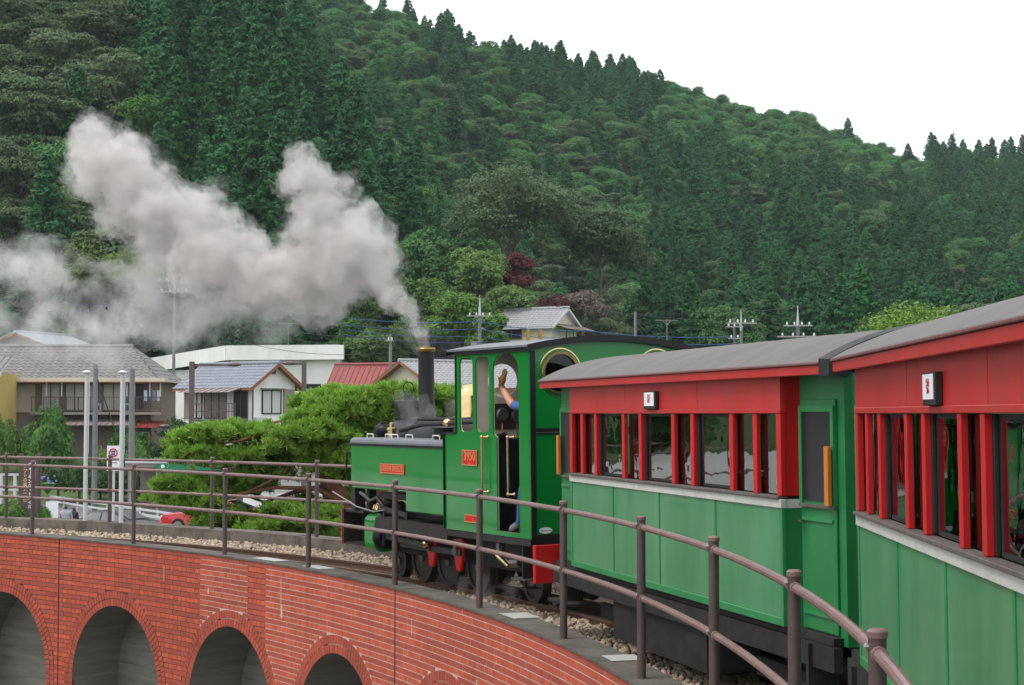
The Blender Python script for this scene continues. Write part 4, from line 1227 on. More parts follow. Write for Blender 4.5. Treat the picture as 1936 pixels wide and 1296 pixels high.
KIND = {
    'cedar': [cedar(11, 16, 3.5), cedar(12, 15, 3.1), cedar(13, 17.5, 3.8), cedar(14, 13.5, 3.3)],
    'cedarf': [cedar(15, 12, 3.1, ex=.55), cedar(16, 13, 2.9, ex=.62), cedar(17, 11, 3.2, ex=.5), cedar(18, 14, 3.3, ex=.66)],
    'broad': [broad(21), broad(22, 12, 4.4), broad(23, 14, 3.8), broad(24, 11, 3.6)],
    'olive': [broad(31, 15, 5.0, 'leaf_olive', 13, .4, .26, 520, 40, .55), broad(32, 14, 4.6, 'leaf_olive', 12, .42, .26, 480, 40, .6)],
    'light': [broad(41, 9, 3.2, 'leaf_light', 9, .8, .22, 340, 44, 1.1), broad(42, 10, 2.8, 'leaf_light', 8, .95, .22, 340, 44, 1.3)],
    'vine': [broad(51, 15, 2.6, 'leaf_vine', 10, 1.0, .22, 420, 40, 1.5, low=.05)],
}
def place_tree(name, label, cat, kind, idx, loc, rz, sc, group=None):
    crown, tr = KIND[kind][idx % len(KIND[kind])]
    root = thing(name, label, cat, loc, rz, group)
    root.scale = (sc * random.uniform(.92, 1.08), sc * random.uniform(.92, 1.08), sc)
    link('trunk', tr, root); link('crown', crown, root)
    return root
def species(px, py, y, near, g):
    r = g.random()
    if near:
        if px < 250 and py < 480: return 'olive' if r < .7 else ('broad' if r < .85 else 'cedar')
        if px > 640 and py > 420 + .1 * (px - 640): return 'light' if r < .62 else ('broad' if r < .85 else 'vine')
        if py > 560: return 'light' if r < .5 else 'broad'
        return 'cedar' if r < .84 else ('broad' if r < .94 else 'vine')
    sky = interp(SKY_PX, px)
    if py < sky + 75: return 'cedar' if r < (.7 if 800 < px < 880 or 950 < px < 1250 or px > 1760 else .03) else 'broad'
    if px < 1250 and py < 330 + .05 * px: return 'broad' if r < .66 else ('olive' if r < .78 else 'cedar')
    if px < 1180 and py > 330: return 'olive' if r < .45 else 'cedar' if r < .75 else 'broad'
    if px > 1250 and py < sky + 190: return 'broad' if r < .36 else ('cedar' if r < .94 else 'olive')
    return 'cedar' if r < .84 else ('broad' if r < .93 else 'olive')
fr = random.Random(99)
cand = []
y = 160.0
while y < 560:
    st = 5.2 if y < 185 else 6.2 if y < 270 else 5.2
    x = -.335 * y
    while x < .335 * y:
        jx, jy = x + fr.uniform(-.42, .42) * st, y + fr.uniform(-.42, .42) * st
        x += st
        z = hill_z(jx, jy)
        if jy < 185 and z < 1.5: continue
        top = Vector((jx, jy, z + 13))
        px, py = project(top)
        if px < -90 or px > 2030 or py > 800 or py < -260: continue
        o = Vector((0, 0, CAM_Z)); hid = False
        for k in range(1, 15):
            q = o.lerp(top, .35 + .62 * k / 15)
            if q.y > 160 and hill_z(q.x, q.y) + 9 > q.z and (q - top).length > 14: hid = True; break
        if hid: continue
        spur_edge = interp([(a, b) for a, b in SPUR_PX], px)
        near = jy < 268 and px < 1010
        sp_ = species(px, py, jy, near, fr)
        if not near and sp_ == 'cedar': sp_ = 'cedarf'
        cand.append((jx, jy, z, px, py, sp_, near))
    y += st * (1.3 if y < 270 else 1.0)
def stand(px, py, near):
    v = 'high' if py < 130 else 'halfway up' if py < 330 else 'low'
    if near:
        if px < 150: w = 'at the picture edge over the smoke'
        elif px < 330: w = 'over the left puff of smoke'
        elif px < 520: w = 'between the two puffs of smoke'
        elif px < 640: w = 'behind the right puff of smoke'
        elif px < 780: w = 'on the dark slope above the chimney smoke'
        else: w = 'on the foot of the slope over the engine'
    elif py < interp(SKY_PX, px) + 60: return 'on the skyline ridge'
    elif px < 1000: w = 'on the pale slope above the engine'
    elif px < 1200: w = 'on the far slope beside the huge zelkova'
    elif px < 1450: w = 'on the far slope above the first carriage'
    elif px < 1700: w = 'on the far slope above the carriage joint'
    else: w = 'on the far slope above the nearest carriage'
    return f'{v} {w}'
NAMES = {'cedar': ('cedar_tree', 'dark green pointed cedar'), 'cedarf': ('blunt_cedar_tree', 'dark green blunt-topped cedar'), 'broad': ('broadleaf_tree', 'rounded green broadleaf tree'), 'olive': ('spreading_tree', 'dull olive layered tree'), 'light': ('leafy_tree', 'light green leafy tree'), 'vine': ('vine_covered_tree', 'climber-draped bright tree')}
SCALE = {'cedar': 1.0, 'cedarf': 1.1, 'broad': .95, 'olive': .95, 'light': .95, 'vine': .95}
cand.sort(key=lambda c: c[1])
n_ind = 0
far = []
for c in cand:
    x, y, z, px, py, k, near = c
    vis = -40 < px < 1980 and -120 < py < 640
    if n_ind < 292 and vis:
        s = SCALE[k] * fr.uniform(.85, 1.18) * (1.28 if near and k == 'cedar' else 1.12 if near and k != 'light' else .9)
        w = stand(px, py, near)
        place_tree(NAMES[k][0], f'{"tall " if s / SCALE[k] > 1.2 else "small " if s / SCALE[k] < .85 else ""}{NAMES[k][1]} {w}', 'tree', k, fr.randrange(4), (x, y, z - .3), fr.uniform(0, 6.28), s, f'{NAMES[k][0]}s {w}'.replace('_', ' '))
        n_ind += 1
    else:
        far.append(c)
# the rest of the wood: one object, tree crowns set on points
order = ['cedar', 'cedarf', 'broad', 'olive', 'light', 'vine']
V = np.array([(c[0], c[1], c[2] - .4) for c in far])
me = bpy.data.meshes.new('hillside_forest')
me.vertices.add(len(V)); me.vertices.foreach_set('co', V.astype(np.float32).ravel())
def attr(nm, tp, arr):
    a = me.attributes.new(nm, tp, 'POINT'); a.data.foreach_set('value', arr)
kinds = sorted({(k, i) for k in order for i in range(len(KIND[k]))})
kid = {kk: n for n, kk in enumerate(kinds)}
attr('kind_id', 'INT', np.array([kid[(c[5], fr.randrange(len(KIND[c[5]])))] for c in far], dtype=np.int32))
attr('size', 'FLOAT', np.array([SCALE[c[5]] * fr.uniform(.7, 1.08) * (.8 if c[5] in ('broad', 'olive') else 1.0) for c in far], dtype=np.float32))
attr('turn', 'FLOAT', np.array([fr.uniform(0, 6.28) for c in far], dtype=np.float32))
forest = tag(link('hillside_forest', me), 'dense mixed wood of cedars and broadleaf trees on the far slope', 'forest', kind='stuff')
ng = bpy.data.node_groups.new('forest_points', 'GeometryNodeTree')
ng.interface.new_socket('Geometry', in_out='INPUT', socket_type='NodeSocketGeometry')
ng.interface.new_socket('Geometry', in_out='OUTPUT', socket_type='NodeSocketGeometry')
N, L = ng.nodes, ng.links
gi, go = N.new('NodeGroupInput'), N.new('NodeGroupOutput')
jn = N.new('GeometryNodeJoinGeometry')
def named(nm, tp):
    a = N.new('GeometryNodeInputNamedAttribute'); a.data_type = tp; a.inputs['Name'].default_value = nm
    return a.outputs['Attribute']
a_kind, a_size, a_turn = named('kind_id', 'INT'), named('size', 'FLOAT'), named('turn', 'FLOAT')
rot = N.new('ShaderNodeCombineXYZ'); L.new(a_turn, rot.inputs['Z'])
e2r = N.new('FunctionNodeEulerToRotation'); L.new(rot.outputs[0], e2r.inputs[0])
crown_obj = {}
for o in list(scene.objects):
    if o.type == 'MESH' and o.name.startswith('crown'):
        crown_obj.setdefault(o.data.name, o)
for kk, n_ in kid.items():
    data = KIND[kk[0]][kk[1]][0]
    src = crown_obj.get(data.name)
    if src is None: src = next(iter(crown_obj[d.name] for d, _ in KIND[kk[0]] if d.name in crown_obj), None)
    if src is None: src = list(crown_obj.values())[0]
    oi = N.new('GeometryNodeObjectInfo'); oi.transform_space = 'ORIGINAL'
    oi.inputs['Object'].default_value = src; oi.inputs['As Instance'].default_value = True
    ip = N.new('GeometryNodeInstanceOnPoints')
    cmp = N.new('FunctionNodeCompare'); cmp.data_type = 'INT'; cmp.operation = 'EQUAL'
    ins = [s for s in cmp.inputs if s.type == 'INT']
    L.new(a_kind, ins[0]); ins[1].default_value = n_
    L.new(gi.outputs[0], ip.inputs['Points']); L.new(cmp.outputs[0], ip.inputs['Selection'])
    L.new(oi.outputs['Geometry'], ip.inputs['Instance']); L.new(e2r.outputs[0], ip.inputs['Rotation']); L.new(a_size, ip.inputs['Scale'])
    L.new(ip.outputs[0], jn.inputs[0])
L.new(jn.outputs[0], go.inputs[0])
md = forest.modifiers.new('trees', 'NODES'); md.node_group = ng
print('FOREST', len(cand), 'individual', n_ind, 'rest', len(far))

# trees of note
def own_tree(name, label, px, py_top, Y, H, width, mat, seed, zbase=None, **kw):
    """a tree of its own shape: top at the pixel, crown width in metres"""
    top = at(px, py_top, Y)
    zb = top.z - H if zbase is None else zbase
    H = top.z - zb
    cr, tr = broad(seed, H, width / 2, mat, **kw)
    r = thing(name, label, 'tree', (top.x, Y, zb), random.uniform(0, 6))
    link('trunk', tr, r); link('crown', cr, r)
    return r
own_tree('zelkova_tree', 'huge olive green spreading tree rising behind the house on the slope', 965, 300, 172, 15, 14, 'leaf_olive', 71, lobes=16, squash=.45, leaf=.26, nc=900, k=24, flat=.8, r0=.4)
own_tree('spreading_oak', 'dark olive layered tree beside the huge zelkova', 1135, 365, 178, 13.5, 11.5, 'leaf_olive', 72, lobes=14, squash=.4, leaf=.26, nc=700, k=24, flat=.7)
own_tree('red_maple', 'dark red maple above the grey-roofed house on the slope', 975, 470, 163, 6.5, 4.2, 'leaf_maple', 73, lobes=8, nc=260, leaf=.2)
own_tree('maple_tree', 'second dull red maple lower down beside the house gable', 1045, 555, 160, 5.5, 4.5, 'leaf_maple', 74, lobes=7, nc=240, leaf=.2)
own_tree('bare_tree', 'pale greyish half-bare tree right of the red maples', 1100, 548, 161, 5, 5, 'leaf_dry', 75, lobes=9, nc=150, k=10, squash=.4, leaf=.2, flat=.6)
own_tree('bamboo_clump', 'tall pale green bamboo clump over the chimney smoke', 905, 450, 158, 12, 5.5, 'leaf_light', 76, lobes=12, nc=520, leaf=.24, flat=1.2)
own_tree('bamboo_grove', 'pale green drooping bamboo behind the concrete pole', 960, 528, 154, 8, 5, 'leaf_light', 77, lobes=10, nc=420, leaf=.24)
own_tree('leafy_thicket', 'bright green thicket just above the chimney', 805, 520, 152, 8.5, 6, 'leaf_bush', 78, lobes=10, nc=420, leaf=.24, flat=1.1)
own_tree('leafy_bank_tree', 'bright green tree between the chimney and the concrete pole', 860, 555, 146, 7, 5.4, 'leaf_bush', 79, lobes=10, nc=420, leaf=.22)
own_tree('round_bush_tree', 'round pale green tree behind the white building', 700, 625, 150, 5.5, 4.6, 'leaf_light', 80, lobes=8, nc=340, leaf=.2)
own_tree('garden_tree', 'dark green tree beside the house on the slope', 925, 585, 142, 6, 3.6, 'leaf_bush', 81, lobes=7, nc=280, leaf=.2)
own_tree('pale_tree', 'pale green tree half veiled by the drifting smoke', 165, 440, 158, 9, 6, 'leaf_light', 82, lobes=9, nc=420, leaf=.24)
own_tree('veiled_tree', 'pale green tree behind the thin smoke, beside the veiled one', 250, 470, 156, 8, 6, 'leaf_light', 83, lobes=9, nc=420, leaf=.24)
own_tree('yellow_green_tree', 'bright yellow-green tree standing over the carriage roofs', 1700, 562, 62, 7.5, 5.2, 'leaf_yellow', 84, lobes=12, nc=620, leaf=.13, k=26)
# ------------------------------------------------------------------ houses
def tile_plane(mb, O, U, S, k0=0.0, k1=0.0, tile=.30, row=.30, amp=.03, step=.035):
    """pantiled slope: O eave corner, U eave vector, S vector up the slope, k0/k1 metres cut off each end at the top (hips)"""
    O, U, S = Vector(O), Vector(U), Vector(S)
    L_, H_ = U.length, S.length
    u, s = U.normalized(), S.normalized()
    n = u.cross(s).normalized()
    if n.z < 0: n = -n
    nc_ = max(2, int(L_ / tile)) * 4
    nr = max(2, int(H_ / row))
    rows = []
    for r in range(nr):
        for t, lift in ((r / nr, step), ((r + 1) / nr - .002, 0.0)):
            a, b = k0 * t, L_ - k1 * t
            rows.append([O + u * min(b, max(a, L_ * i / nc_)) + s * (t * H_) + n * (amp * math.sin(math.pi * 2 * i / 4 + .4) + lift) for i in range(nc_ + 1)])
    V = [p for r in rows for p in r]
    w = nc_ + 1
    mb.add(V, [(j * w + i, j * w + i + 1, (j + 1) * w + i + 1, (j + 1) * w + i) for j in range(len(rows) - 1) for i in range(nc_)])
def seam_plane(mb, O, U, S, pitch=.45):
    O, U, S = Vector(O), Vector(U), Vector(S)
    n = U.cross(S).normalized(); n = n if n.z > 0 else -n
    mb.add([O, O + U, O + U + S, O + S], [(0, 1, 2, 3)])
    for i in range(int(U.length / pitch) + 1):
        p = O + U.normalized() * pitch * i + n * .02
        mb.beam(p, p + S, .05, .05, n)
def window(root, w, d, face, u0, u1, z0, z1, mat='curtain', frame='brown_metal', split=1):
    """face 'f' front (-y), 'r' right (+x), 'l' left (-x)"""
    def P(u, o, z):
        return {'f': (u, -d / 2 - o, z), 'r': (w / 2 + o, u, z), 'l': (-w / 2 - o, u, z)}[face]
    def bx(a, b, o0, o1, c, e):
        p, q = Vector(P(a, o0, c)), Vector(P(b, o1, e))
        return tuple(v for i in range(3) for v in sorted((p[i], q[i])))
    fr_ = MB()
    t = .07
    for a, b, c, e in ((u0, u1, z0, z0 + t), (u0, u1, z1 - t, z1), (u0, u0 + t, z0 + t, z1 - t), (u1 - t, u1, z0 + t, z1 - t)):
        fr_.box(*bx(a, b, .003, .08, c, e))
    for k in range(1, split + 1):
        m = u0 + (u1 - u0) * k / (split + 1)
        fr_.box(*bx(m - t / 2, m + t / 2, .003, .07, z0 + t, z1 - t))
    f = fr_.build('window', frame, root)
    MB().box(*bx(u0 + t, u1 - t, .002, .03, z0 + t, z1 - t)).build('pane', mat, f)
    return f
def house(name, label, loc, rz, w, d, h, rise, wall, roofm, ridge='x', hip=(0, 0), over=.6, tiles=True, cat='house', gable='timber', base=0.0, pitch=.30):
    root = thing(name, label, cat, loc, rz)
    MB().box(-w / 2, w / 2, -d / 2, d / 2, base - 1.0, h).build('wall', wall, root)
    rf = MB()
    ow, od = w / 2 + over, d / 2 + over
    if ridge == 'x':
        sl = Vector((0, od, rise + over * rise / (d / 2) * 0))
        zt = h + rise; ze = h - over * rise / (d / 2)
        S1, S2 = Vector((0, od, zt - ze)), Vector((0, -od, zt - ze))
        A = [(Vector((-ow, -od, ze)), Vector((2 * ow, 0, 0)), S1), (Vector((-ow, od, ze)), Vector((2 * ow, 0, 0)), S2)]
        for O, U, S in A:
            if tiles: tile_plane(rf, O, U, S, hip[0], hip[1], tile=pitch, row=pitch)
            else: seam_plane(rf, O, U, S)
        for sgn, hk in ((-1, hip[0]), (1, hip[1])):
            if hk:
                tile_plane(rf, (sgn * ow, -od, ze), (0, 2 * od, 0), (-sgn * hk, 0, zt - ze), od, od, tile=pitch, row=pitch)
            else:
                MB().prism([(-d / 2, h - .001), (d / 2, h - .001), (0, h + rise - .02)], sgn * w / 2 - .08, sgn * w / 2 + .001, 'x').build('gable', wall, root)
        r = rf.build('roof', roofm, root)
        r['kind'] = 'stuff' if tiles else 'thing'
        if not tiles: del r['kind']
        MB().tube([(-ow + hip[0] - .05, 0, zt + .05), (ow - hip[1] + .05, 0, zt + .05)], .13, 8).build('ridge', roofm, r)
        b = MB()
        for sgn in (-1, 1):
            b.beam((-ow + .02, sgn * (od - .03), ze - .07), (ow - .02, sgn * (od - .03), ze - .07), .05, .13)
            for s2, hk in ((-1, hip[0]), (1, hip[1])):
                if not hk: b.beam((s2 * (ow - .04), sgn * od, ze - .09), (s2 * (ow - .04), 0, zt - .09), .06, .2)
        b.build('bargeboard', gable, r)
        MB().add([(-ow + .05, -od + .05, ze - .05), (ow - .05, -od + .05, ze - .05), (ow - .05 - hip[1], 0, zt - .1), (-ow + .05 + hip[0], 0, zt - .1), (-ow + .05, od - .05, ze - .05), (ow - .05, od - .05, ze - .05)], [(0, 1, 2, 3), (3, 2, 5, 4)]).build('soffit', gable, r)
    return root
TOWN = -0.9
def gx(px, Y): return (px - 968) / F_PX * Y
def zy(py, Y): return at(968, py, Y).z
# two-storey house with the long tiled roof and balcony
Y = 112
hz = zy(712, Y)
h1 = house('balcony_house', 'two-storey house with long grey tiled roof and a railed balcony', (gx(72, Y), Y + 4.6, 0), 0, 14.8, 8.0, hz, zy(656, Y + 4.6) - hz, 'brown_wall', 'tile_grey', hip=(0, 2.9), over=.7, base=TOWN, gable='timber', pitch=.42)
Wf = -8.0 / 2
fz = zy(780, Y)
MB().box(-3.2, -.35, Wf - .06, Wf - .001, fz, hz - .2).build('board_panel', 'board_cream', h1)
for u0, u1, m, n_ in ((.05, 1.35, 'curtain', 1), (1.65, 3.55, 'curtain', 2), (4.15, 5.6, 'curtain', 1), (6.0, 6.9, 'window_dark', 0)):
    window(h1, 14.8, 8.0, 'f', u0, u1, fz + .1, hz - .45, m, split=n_)
b = MB().box(-.3, 8.3, Wf - 1.3, Wf - .002, fz - .15, fz).build('balcony_floor', 'grey_wall', h1)
for k in range(12):
    MB().box(-.25 + k * .77, -.20 + k * .77, Wf - 1.28, Wf - 1.24, fz + .001, fz + 1.0).build('balcony_post', 'brown_metal', b)
mb = MB()
for z in (.12, .98): mb.box(-.3, 8.3, Wf - 1.30, Wf - 1.22, fz + z, fz + z + .05)
for k in range(76): mb.box(-.25 + k * .112, -.23 + k * .112, Wf - 1.27, Wf - 1.25, fz + .171, fz + .979)
tag(mb.build('balcony_bars', 'brown_metal', b), kind='stuff')
for u in (.7, 1.7, 3.8, 6.0, 6.5, 7.5, 8.2):
    MB().box(u, u + .07, Wf - 1.25, Wf - 1.18, fz + 1.05, hz - .35).build('balcony_upright', 'white_metal', b)
MB().box(-2.0, 8.6, Wf - 1.6, Wf - .5, hz - .36, hz - .12).build('eaves_board', 'cream_wall', h1)
MB().box(-2.0, 8.6, Wf - 1.62, Wf - 1.601, hz - .43, hz - .36).build('gutter', 'timber', h1)
a = MB(); seam_plane(a, (2.0, Wf - 1.9, fz - .85), (4.6, 0, 0), (0, 1.8, .5), .4); a.build('lean_to_roof', 'shutter_grey', h1)
a = MB(); seam_plane(a, (6.0, Wf - 2.2, fz - 1.0), (3.0, 0, 0), (0, 2.0, .45), .5); a.build('tin_roof', 'tin_red', h1)
MB().box(-5.5, 7.3, Wf - .05, Wf - .001, TOWN - .5, fz - .2).build('ground_floor_wall', 'brown_wall', h1)
window(h1, 14.8, 8.0, 'f', 6.3, 7.3, fz - 2.2, fz - 1.3, 'curtain', 'white_metal')
# mustard building at the picture's edge
Y = 108
m = thing('mustard_house', 'mustard yellow wall and eaves at the edge of the picture', 'house', (gx(-42, Y), Y, 0))
MB().box(-2.5, 1.6, -2, 3, TOWN - 1, zy(706, Y)).build('wall', 'mustard_wall', m)
a = MB(); seam_plane(a, (-2.8, -2.5, zy(708, Y)), (5.0, 0, 0), (0, 3, 1.2), .4); a.build('roof', 'tile_grey', m)
MB().box(-2.8, 2.25, -2.62, -2.45, zy(714, Y), zy(706, Y)).build('gutter', 'white_metal', m)
# blue-grey tiled house with the white gable
Y = 108
hz = zy(724, Y)
RZ = -R_(38)
W2, D2 = 6.4, 3.8
h2 = house('blue_roof_house', 'small white house with blue-grey tiled roof and pinkish gable boards', (gx(440, Y), Y + 2.6, 0), RZ, W2, D2, hz, 1.25, 'white_wall', 'tile_blue', over=.55, base=TOWN, gable='timber', pitch=.34)
window(h2, W2, D2, 'r', -1.05, .65, hz - 2.0, hz - .45, 'curtain', 'window_dark')
window(h2, W2, D2, 'f', -2.4, -1.4, hz - 2.3, hz - .5, 'curtain', 'window_dark')
MB().box(-3.15, -2.5, -D2 / 2 - .05, -D2 / 2 - .001, hz - 2.3, hz - .2).build('shutter_box', 'shutter_grey', h2)
window(h2, W2, D2, 'f', -1.2, .9, hz - 2.3, hz - .5, 'grey_wall', 'brown_metal', 2)
window(h2, W2, D2, 'f', 1.6, 2.9, hz - 2.3, hz - .5, 'window_dark', 'brown_metal')
a = MB(); seam_plane(a, (-2.0, -D2 / 2 - 1.5, hz - .62), (4.8, 0, 0), (0, 1.5, .42), .6); a.build('awning', 'shutter_grey', h2)
MB().box(-1.3, 3.0, -D2 / 2 - 1.2, -D2 / 2 - .12, hz - 2.5, hz - 2.36).build('balcony_floor', 'brown_metal', h2)
mb = MB()
for z in (.5, 1.0): mb.box(-1.3, 3.0, -D2 / 2 - 1.2, -D2 / 2 - 1.14, hz - 2.36 + z, hz - 2.31 + z)
for k in range(16): mb.box(-1.28 + k * .28, -1.24 + k * .28, -D2 / 2 - 1.19, -D2 / 2 - 1.15, hz - 2.355, hz - 1.32)
mb.build('balcony_railing', 'brown_metal', h2)
MB().box(W2 / 2 + .002, W2 / 2 + .06, -.2, .15, hz + .55, hz + .85).build('gable_vent', 'brown_metal', h2)
MB().box(W2 / 2 + .002, W2 / 2 + .12, 0.85, 1.75, hz - 2.0, hz - .4).build('side_shutter', 'shutter_grey', h2)
# big white building with a broad fascia
Y = 146
zt, zb_ = zy(652, Y), zy(680, Y)
wb = thing('white_building', 'large white flat-roofed building with a broad white fascia', 'building', (0, 0, 0))
A, B, C_ = Vector((gx(650, Y), Y, 0)), Vector((gx(428, Y + 2), Y + 2, 0)), Vector((gx(262, Y + 42), Y + 42, 0))
def wall_strip(name, mat, pts, z0, z1, off, par):
    mb = MB()
    for p, q in zip(pts, pts[1:]):
        n = Vector((q.y - p.y, -(q.x - p.x), 0)).normalized() * off
        if n.y > 0: n = -n
        mb.beam(p + n + Vector((0, 0, (z0 + z1) / 2)), q + n + Vector((0, 0, (z0 + z1) / 2)), .25, z1 - z0)
    return mb.build(name, mat, par)
wall_strip('fascia', 'white_wall', [A, B], zb_, zt, .0, wb)
C_ = Vector((gx(264, Y + 11), Y + 11, 0))
zc0, zc1 = zy(702, Y + 11), zy(686, Y + 11)
MB().beam(B + Vector((0, 0, (zb_ + zt) / 2)), C_ + Vector((0, 0, (zc0 + zc1) / 2)), .25, zt - zb_).build('side_fascia', 'white_wall', wb)
A2, B2, C2 = A + Vector((-.6, .8, 0)), B + Vector((.3, .9, 0)), C_ + Vector((.6, 0, 0))
wall_strip('front_wall', 'white_wall', [A2, B2], TOWN - 1, zb_, .0, wb)
wall_strip('side_wall', 'white_wall', [B2, C2], TOWN - 1, zc0, .0, wb)
D3 = A + Vector((0, 14, 0))
MB().add([A + Vector((.1, 0, zt - .2)), B + Vector((0, 0, zt - .2)), C_ + Vector((0, 0, zc1 - .2)), D3 + Vector((0, 0, zt - .2))], [(0, 1, 2, 3)]).build('flat_roof', 'tin_pale', wb)
wall_strip('end_wall', 'white_wall', [A2, A2 + Vector((0, 12, 0))], TOWN - 1, zb_, 0, wb)
MB().box(gx(560, Y) - .1, gx(606, Y), Y + .55, Y + .74, zy(738, Y), zy(726, Y)).build('window', 'window_dark', wb)
# red tin roof house
Y = 134
hz = zy(738, Y)
h4 = house('red_roof_house', 'house with a ribbed red tin roof beside the white building', (gx(700, Y), Y + 3.2, 0), R_(-14), 5.4, 5.2, hz, zy(690, Y + 3) - hz, 'brown_wall', 'tin_red', tiles=False, over=.6, base=TOWN)
# gabled house behind the chimney
Y = 120
hz = zy(727, Y)
RZ5, W5, D5 = R_(36), 11.0, 8.0
h5 = house('brown_gable_house', 'cream house with a wide brown gable behind the chimney', (gx(770, Y) + W5 / 2 * math.cos(RZ5), Y + W5 / 2 * math.sin(RZ5), 0), RZ5, W5, D5, hz, zy(683, Y) - hz, 'cream_wall', 'tile_pale', over=.7, base=TOWN, gable='timber', pitch=.36)
MB().box(-W5 / 2 - .06, -W5 / 2 - .001, -1.0, 1.0, hz + .55, hz + 1.05).build('gable_panel', 'timber', h5)
# house on the slope above the engine
Y = 150
hz = zy(613, Y)
W6, D6 = 6.4, 4.6
h6 = house('slope_house', 'cream house with pale tiled roof on the slope above the engine cab', (gx(1008, Y), Y + 2.2, 0), -R_(30), W6, D6, hz, 1.45, 'cream_wall', 'tile_pale', over=.5, base=zy(652, Y), gable='white_metal', pitch=.36)
window(h6, W6, D6, 'f', -1.9, .2, hz - 1.35, hz - .45, 'window_dark', 'brown_metal')
window(h6, W6, D6, 'r', -1.5, -.4, hz - 1.6, hz - .4, 'curtain', 'white_metal')
window(h6, W6, D6, 'r', .3, 1.7, hz - 1.6, hz - .4, 'curtain', 'brown_metal')
a = MB(); seam_plane(a, (W6 / 2 + 1.6, -D6 / 2, hz - .5), (0, D6 + .6, 0), (-1.6, 0, .5), .6); a.build('porch_roof', 'shutter_grey', h6)
MB().box(.4, 1.4, -D6 / 2 - .04, -D6 / 2 - .001, hz - 1.6, hz - .3).build('side_panel', 'board_cream', h6)
# far roofs half lost in the smoke
Y = 150
hz = zy(652, Y)
house('veiled_house', 'pale-roofed house dimmed by smoke behind the balcony house', (gx(62, Y), Y + 3, 0), R_(70), 7, 6.0, hz, zy(629, Y) - hz, 'grey_wall', 'tin_pale', tiles=False, over=.6, base=TOWN)
Y = 205
hz = zy(672, Y)
house('dim_blue_roof_house', 'house with pale blue tin roof between smoke and white building', (gx(278, Y), Y + 3, 0), R_(62), 9, 8.0, hz, zy(648, Y) - hz, 'grey_wall', 'tin_pale', tiles=False, over=.6, base=TOWN)
Y = 165
hz = zy(548, Y)
hb = house('hillside_block', 'grey house with dull red roof seen through the smoke', (gx(30, Y), Y + 3, 0), 0, 7.5, 5, hz, 1.2, 'grey_wall', 'tin_red', tiles=False, over=.5, base=zy(640, Y))
for k in range(3): window(hb, 7.5, 5, 'f', -3.2 + k * 2.2, -1.6 + k * 2.2, hz - 1.7, hz - .5, 'curtain', 'white_metal')
Y = 218
hz = zy(560, Y)
hc = house('veiled_block', 'tall grey block with paired windows seen through the smoke', (gx(332, Y), Y + 4, 0), 0, 8.0, 6, hz, .6, 'grey_wall', 'tin_pale', tiles=False, over=.2, base=TOWN)
for u in (-2.0, .4):
    for zz in (590, 628): window(hc, 8.0, 6, 'f', u, u + 1.4, zy(zz + 9, Y), zy(zz - 9, Y), 'curtain', 'white_metal', 0)

# shelter with the green banner beside the road
Y = 90
sh = thing('roadside_shelter', 'long low grey shelter with a green banner along its roof edge', 'shelter', (gx(340, Y), Y, 0))
MB().box(-2.8, 3.2, -.2, 3.4, zy(884, Y), zy(871, Y)).build('roof', 'shutter_grey', sh)
MB().box(-2.8, 3.2, -.28, -.203, zy(876, Y), zy(870, Y)).build('roof_edge', 'white_metal', sh)
MB().box(-1.15, 2.2, -.34, -.285, zy(889, Y), zy(877, Y)).build('banner', 'banner_green', sh)
bn = [o for o in sh.children if o.name.startswith('banner')][0]
MB().sphere((-.8, -.345, zy(882, Y)), .1, 10, 6, (1, .1, 1)).build('banner_emblem', 'sign_white', bn)
MB().box(-2.7, 3.1, 3.0, 3.2, GROUND_Z, zy(886, Y)).build('back_wall', 'shutter_grey', sh)
for u in (-2.6, -1.2, .2, 1.6, 3.0):
    MB().box(u, u + .09, -.1, -.01, GROUND_Z, zy(886, Y)).build('support', 'galvanised', sh)
fn = MB()
for z in (.5, .8, 1.1): fn.box(-2.6, 3.0, -.02, .02, GROUND_Z + z, GROUND_Z + z + .04)
fn.build('fence_rail', 'cable_black', sh)
# pale building behind the pine
Y = 84
pb = thing('pale_green_building', 'pale greenish low building glimpsed through the pine branches', 'building', (gx(560, Y), Y + 2, 0))
MB().box(-2.6, 3.2, -2, 3, GROUND_Z, zy(893, Y)).build('wall', 'white_wall', pb)
MB().box(-2.9, 3.5, -2.4, 3.2, zy(893, Y), zy(884, Y)).build('roof', 'shutter_grey', pb)
MB().box(-2.5, 3.1, -2.06, -2.001, zy(930, Y), zy(905, Y)).build('window_band', 'curtain', pb)
for u in (-1.2, .5, 2.0): MB().box(u, u + .1, -2.15, -2.07, GROUND_Z, zy(893, Y)).build('pilaster', 'white_metal', pb)

# stone retaining wall, road kerb and hedge bank
mb = MB()
rp = [onz(70, 906, -3.3), onz(160, 915, -3.35), onz(250, 928, -3.4), onz(360, 948, -3.45)]
rw = thing('retaining_wall', 'low grey concrete wall along the far side of the road', 'wall', rp[0])
for k in range(12):
    def P_(t):
        i = min(2, int(t * 3)); return rp[i].lerp(rp[i + 1], t * 3 - i)
    a, b = P_(k / 12), P_((k + .97) / 12)
    MB().beam(a - rp[0] + Vector((0, 0, .3)), b - rp[0] + Vector((0, 0, .3)), .35, .62 + .03 * (k % 3)).build('wall_block', 'kerb_mossy', rw)

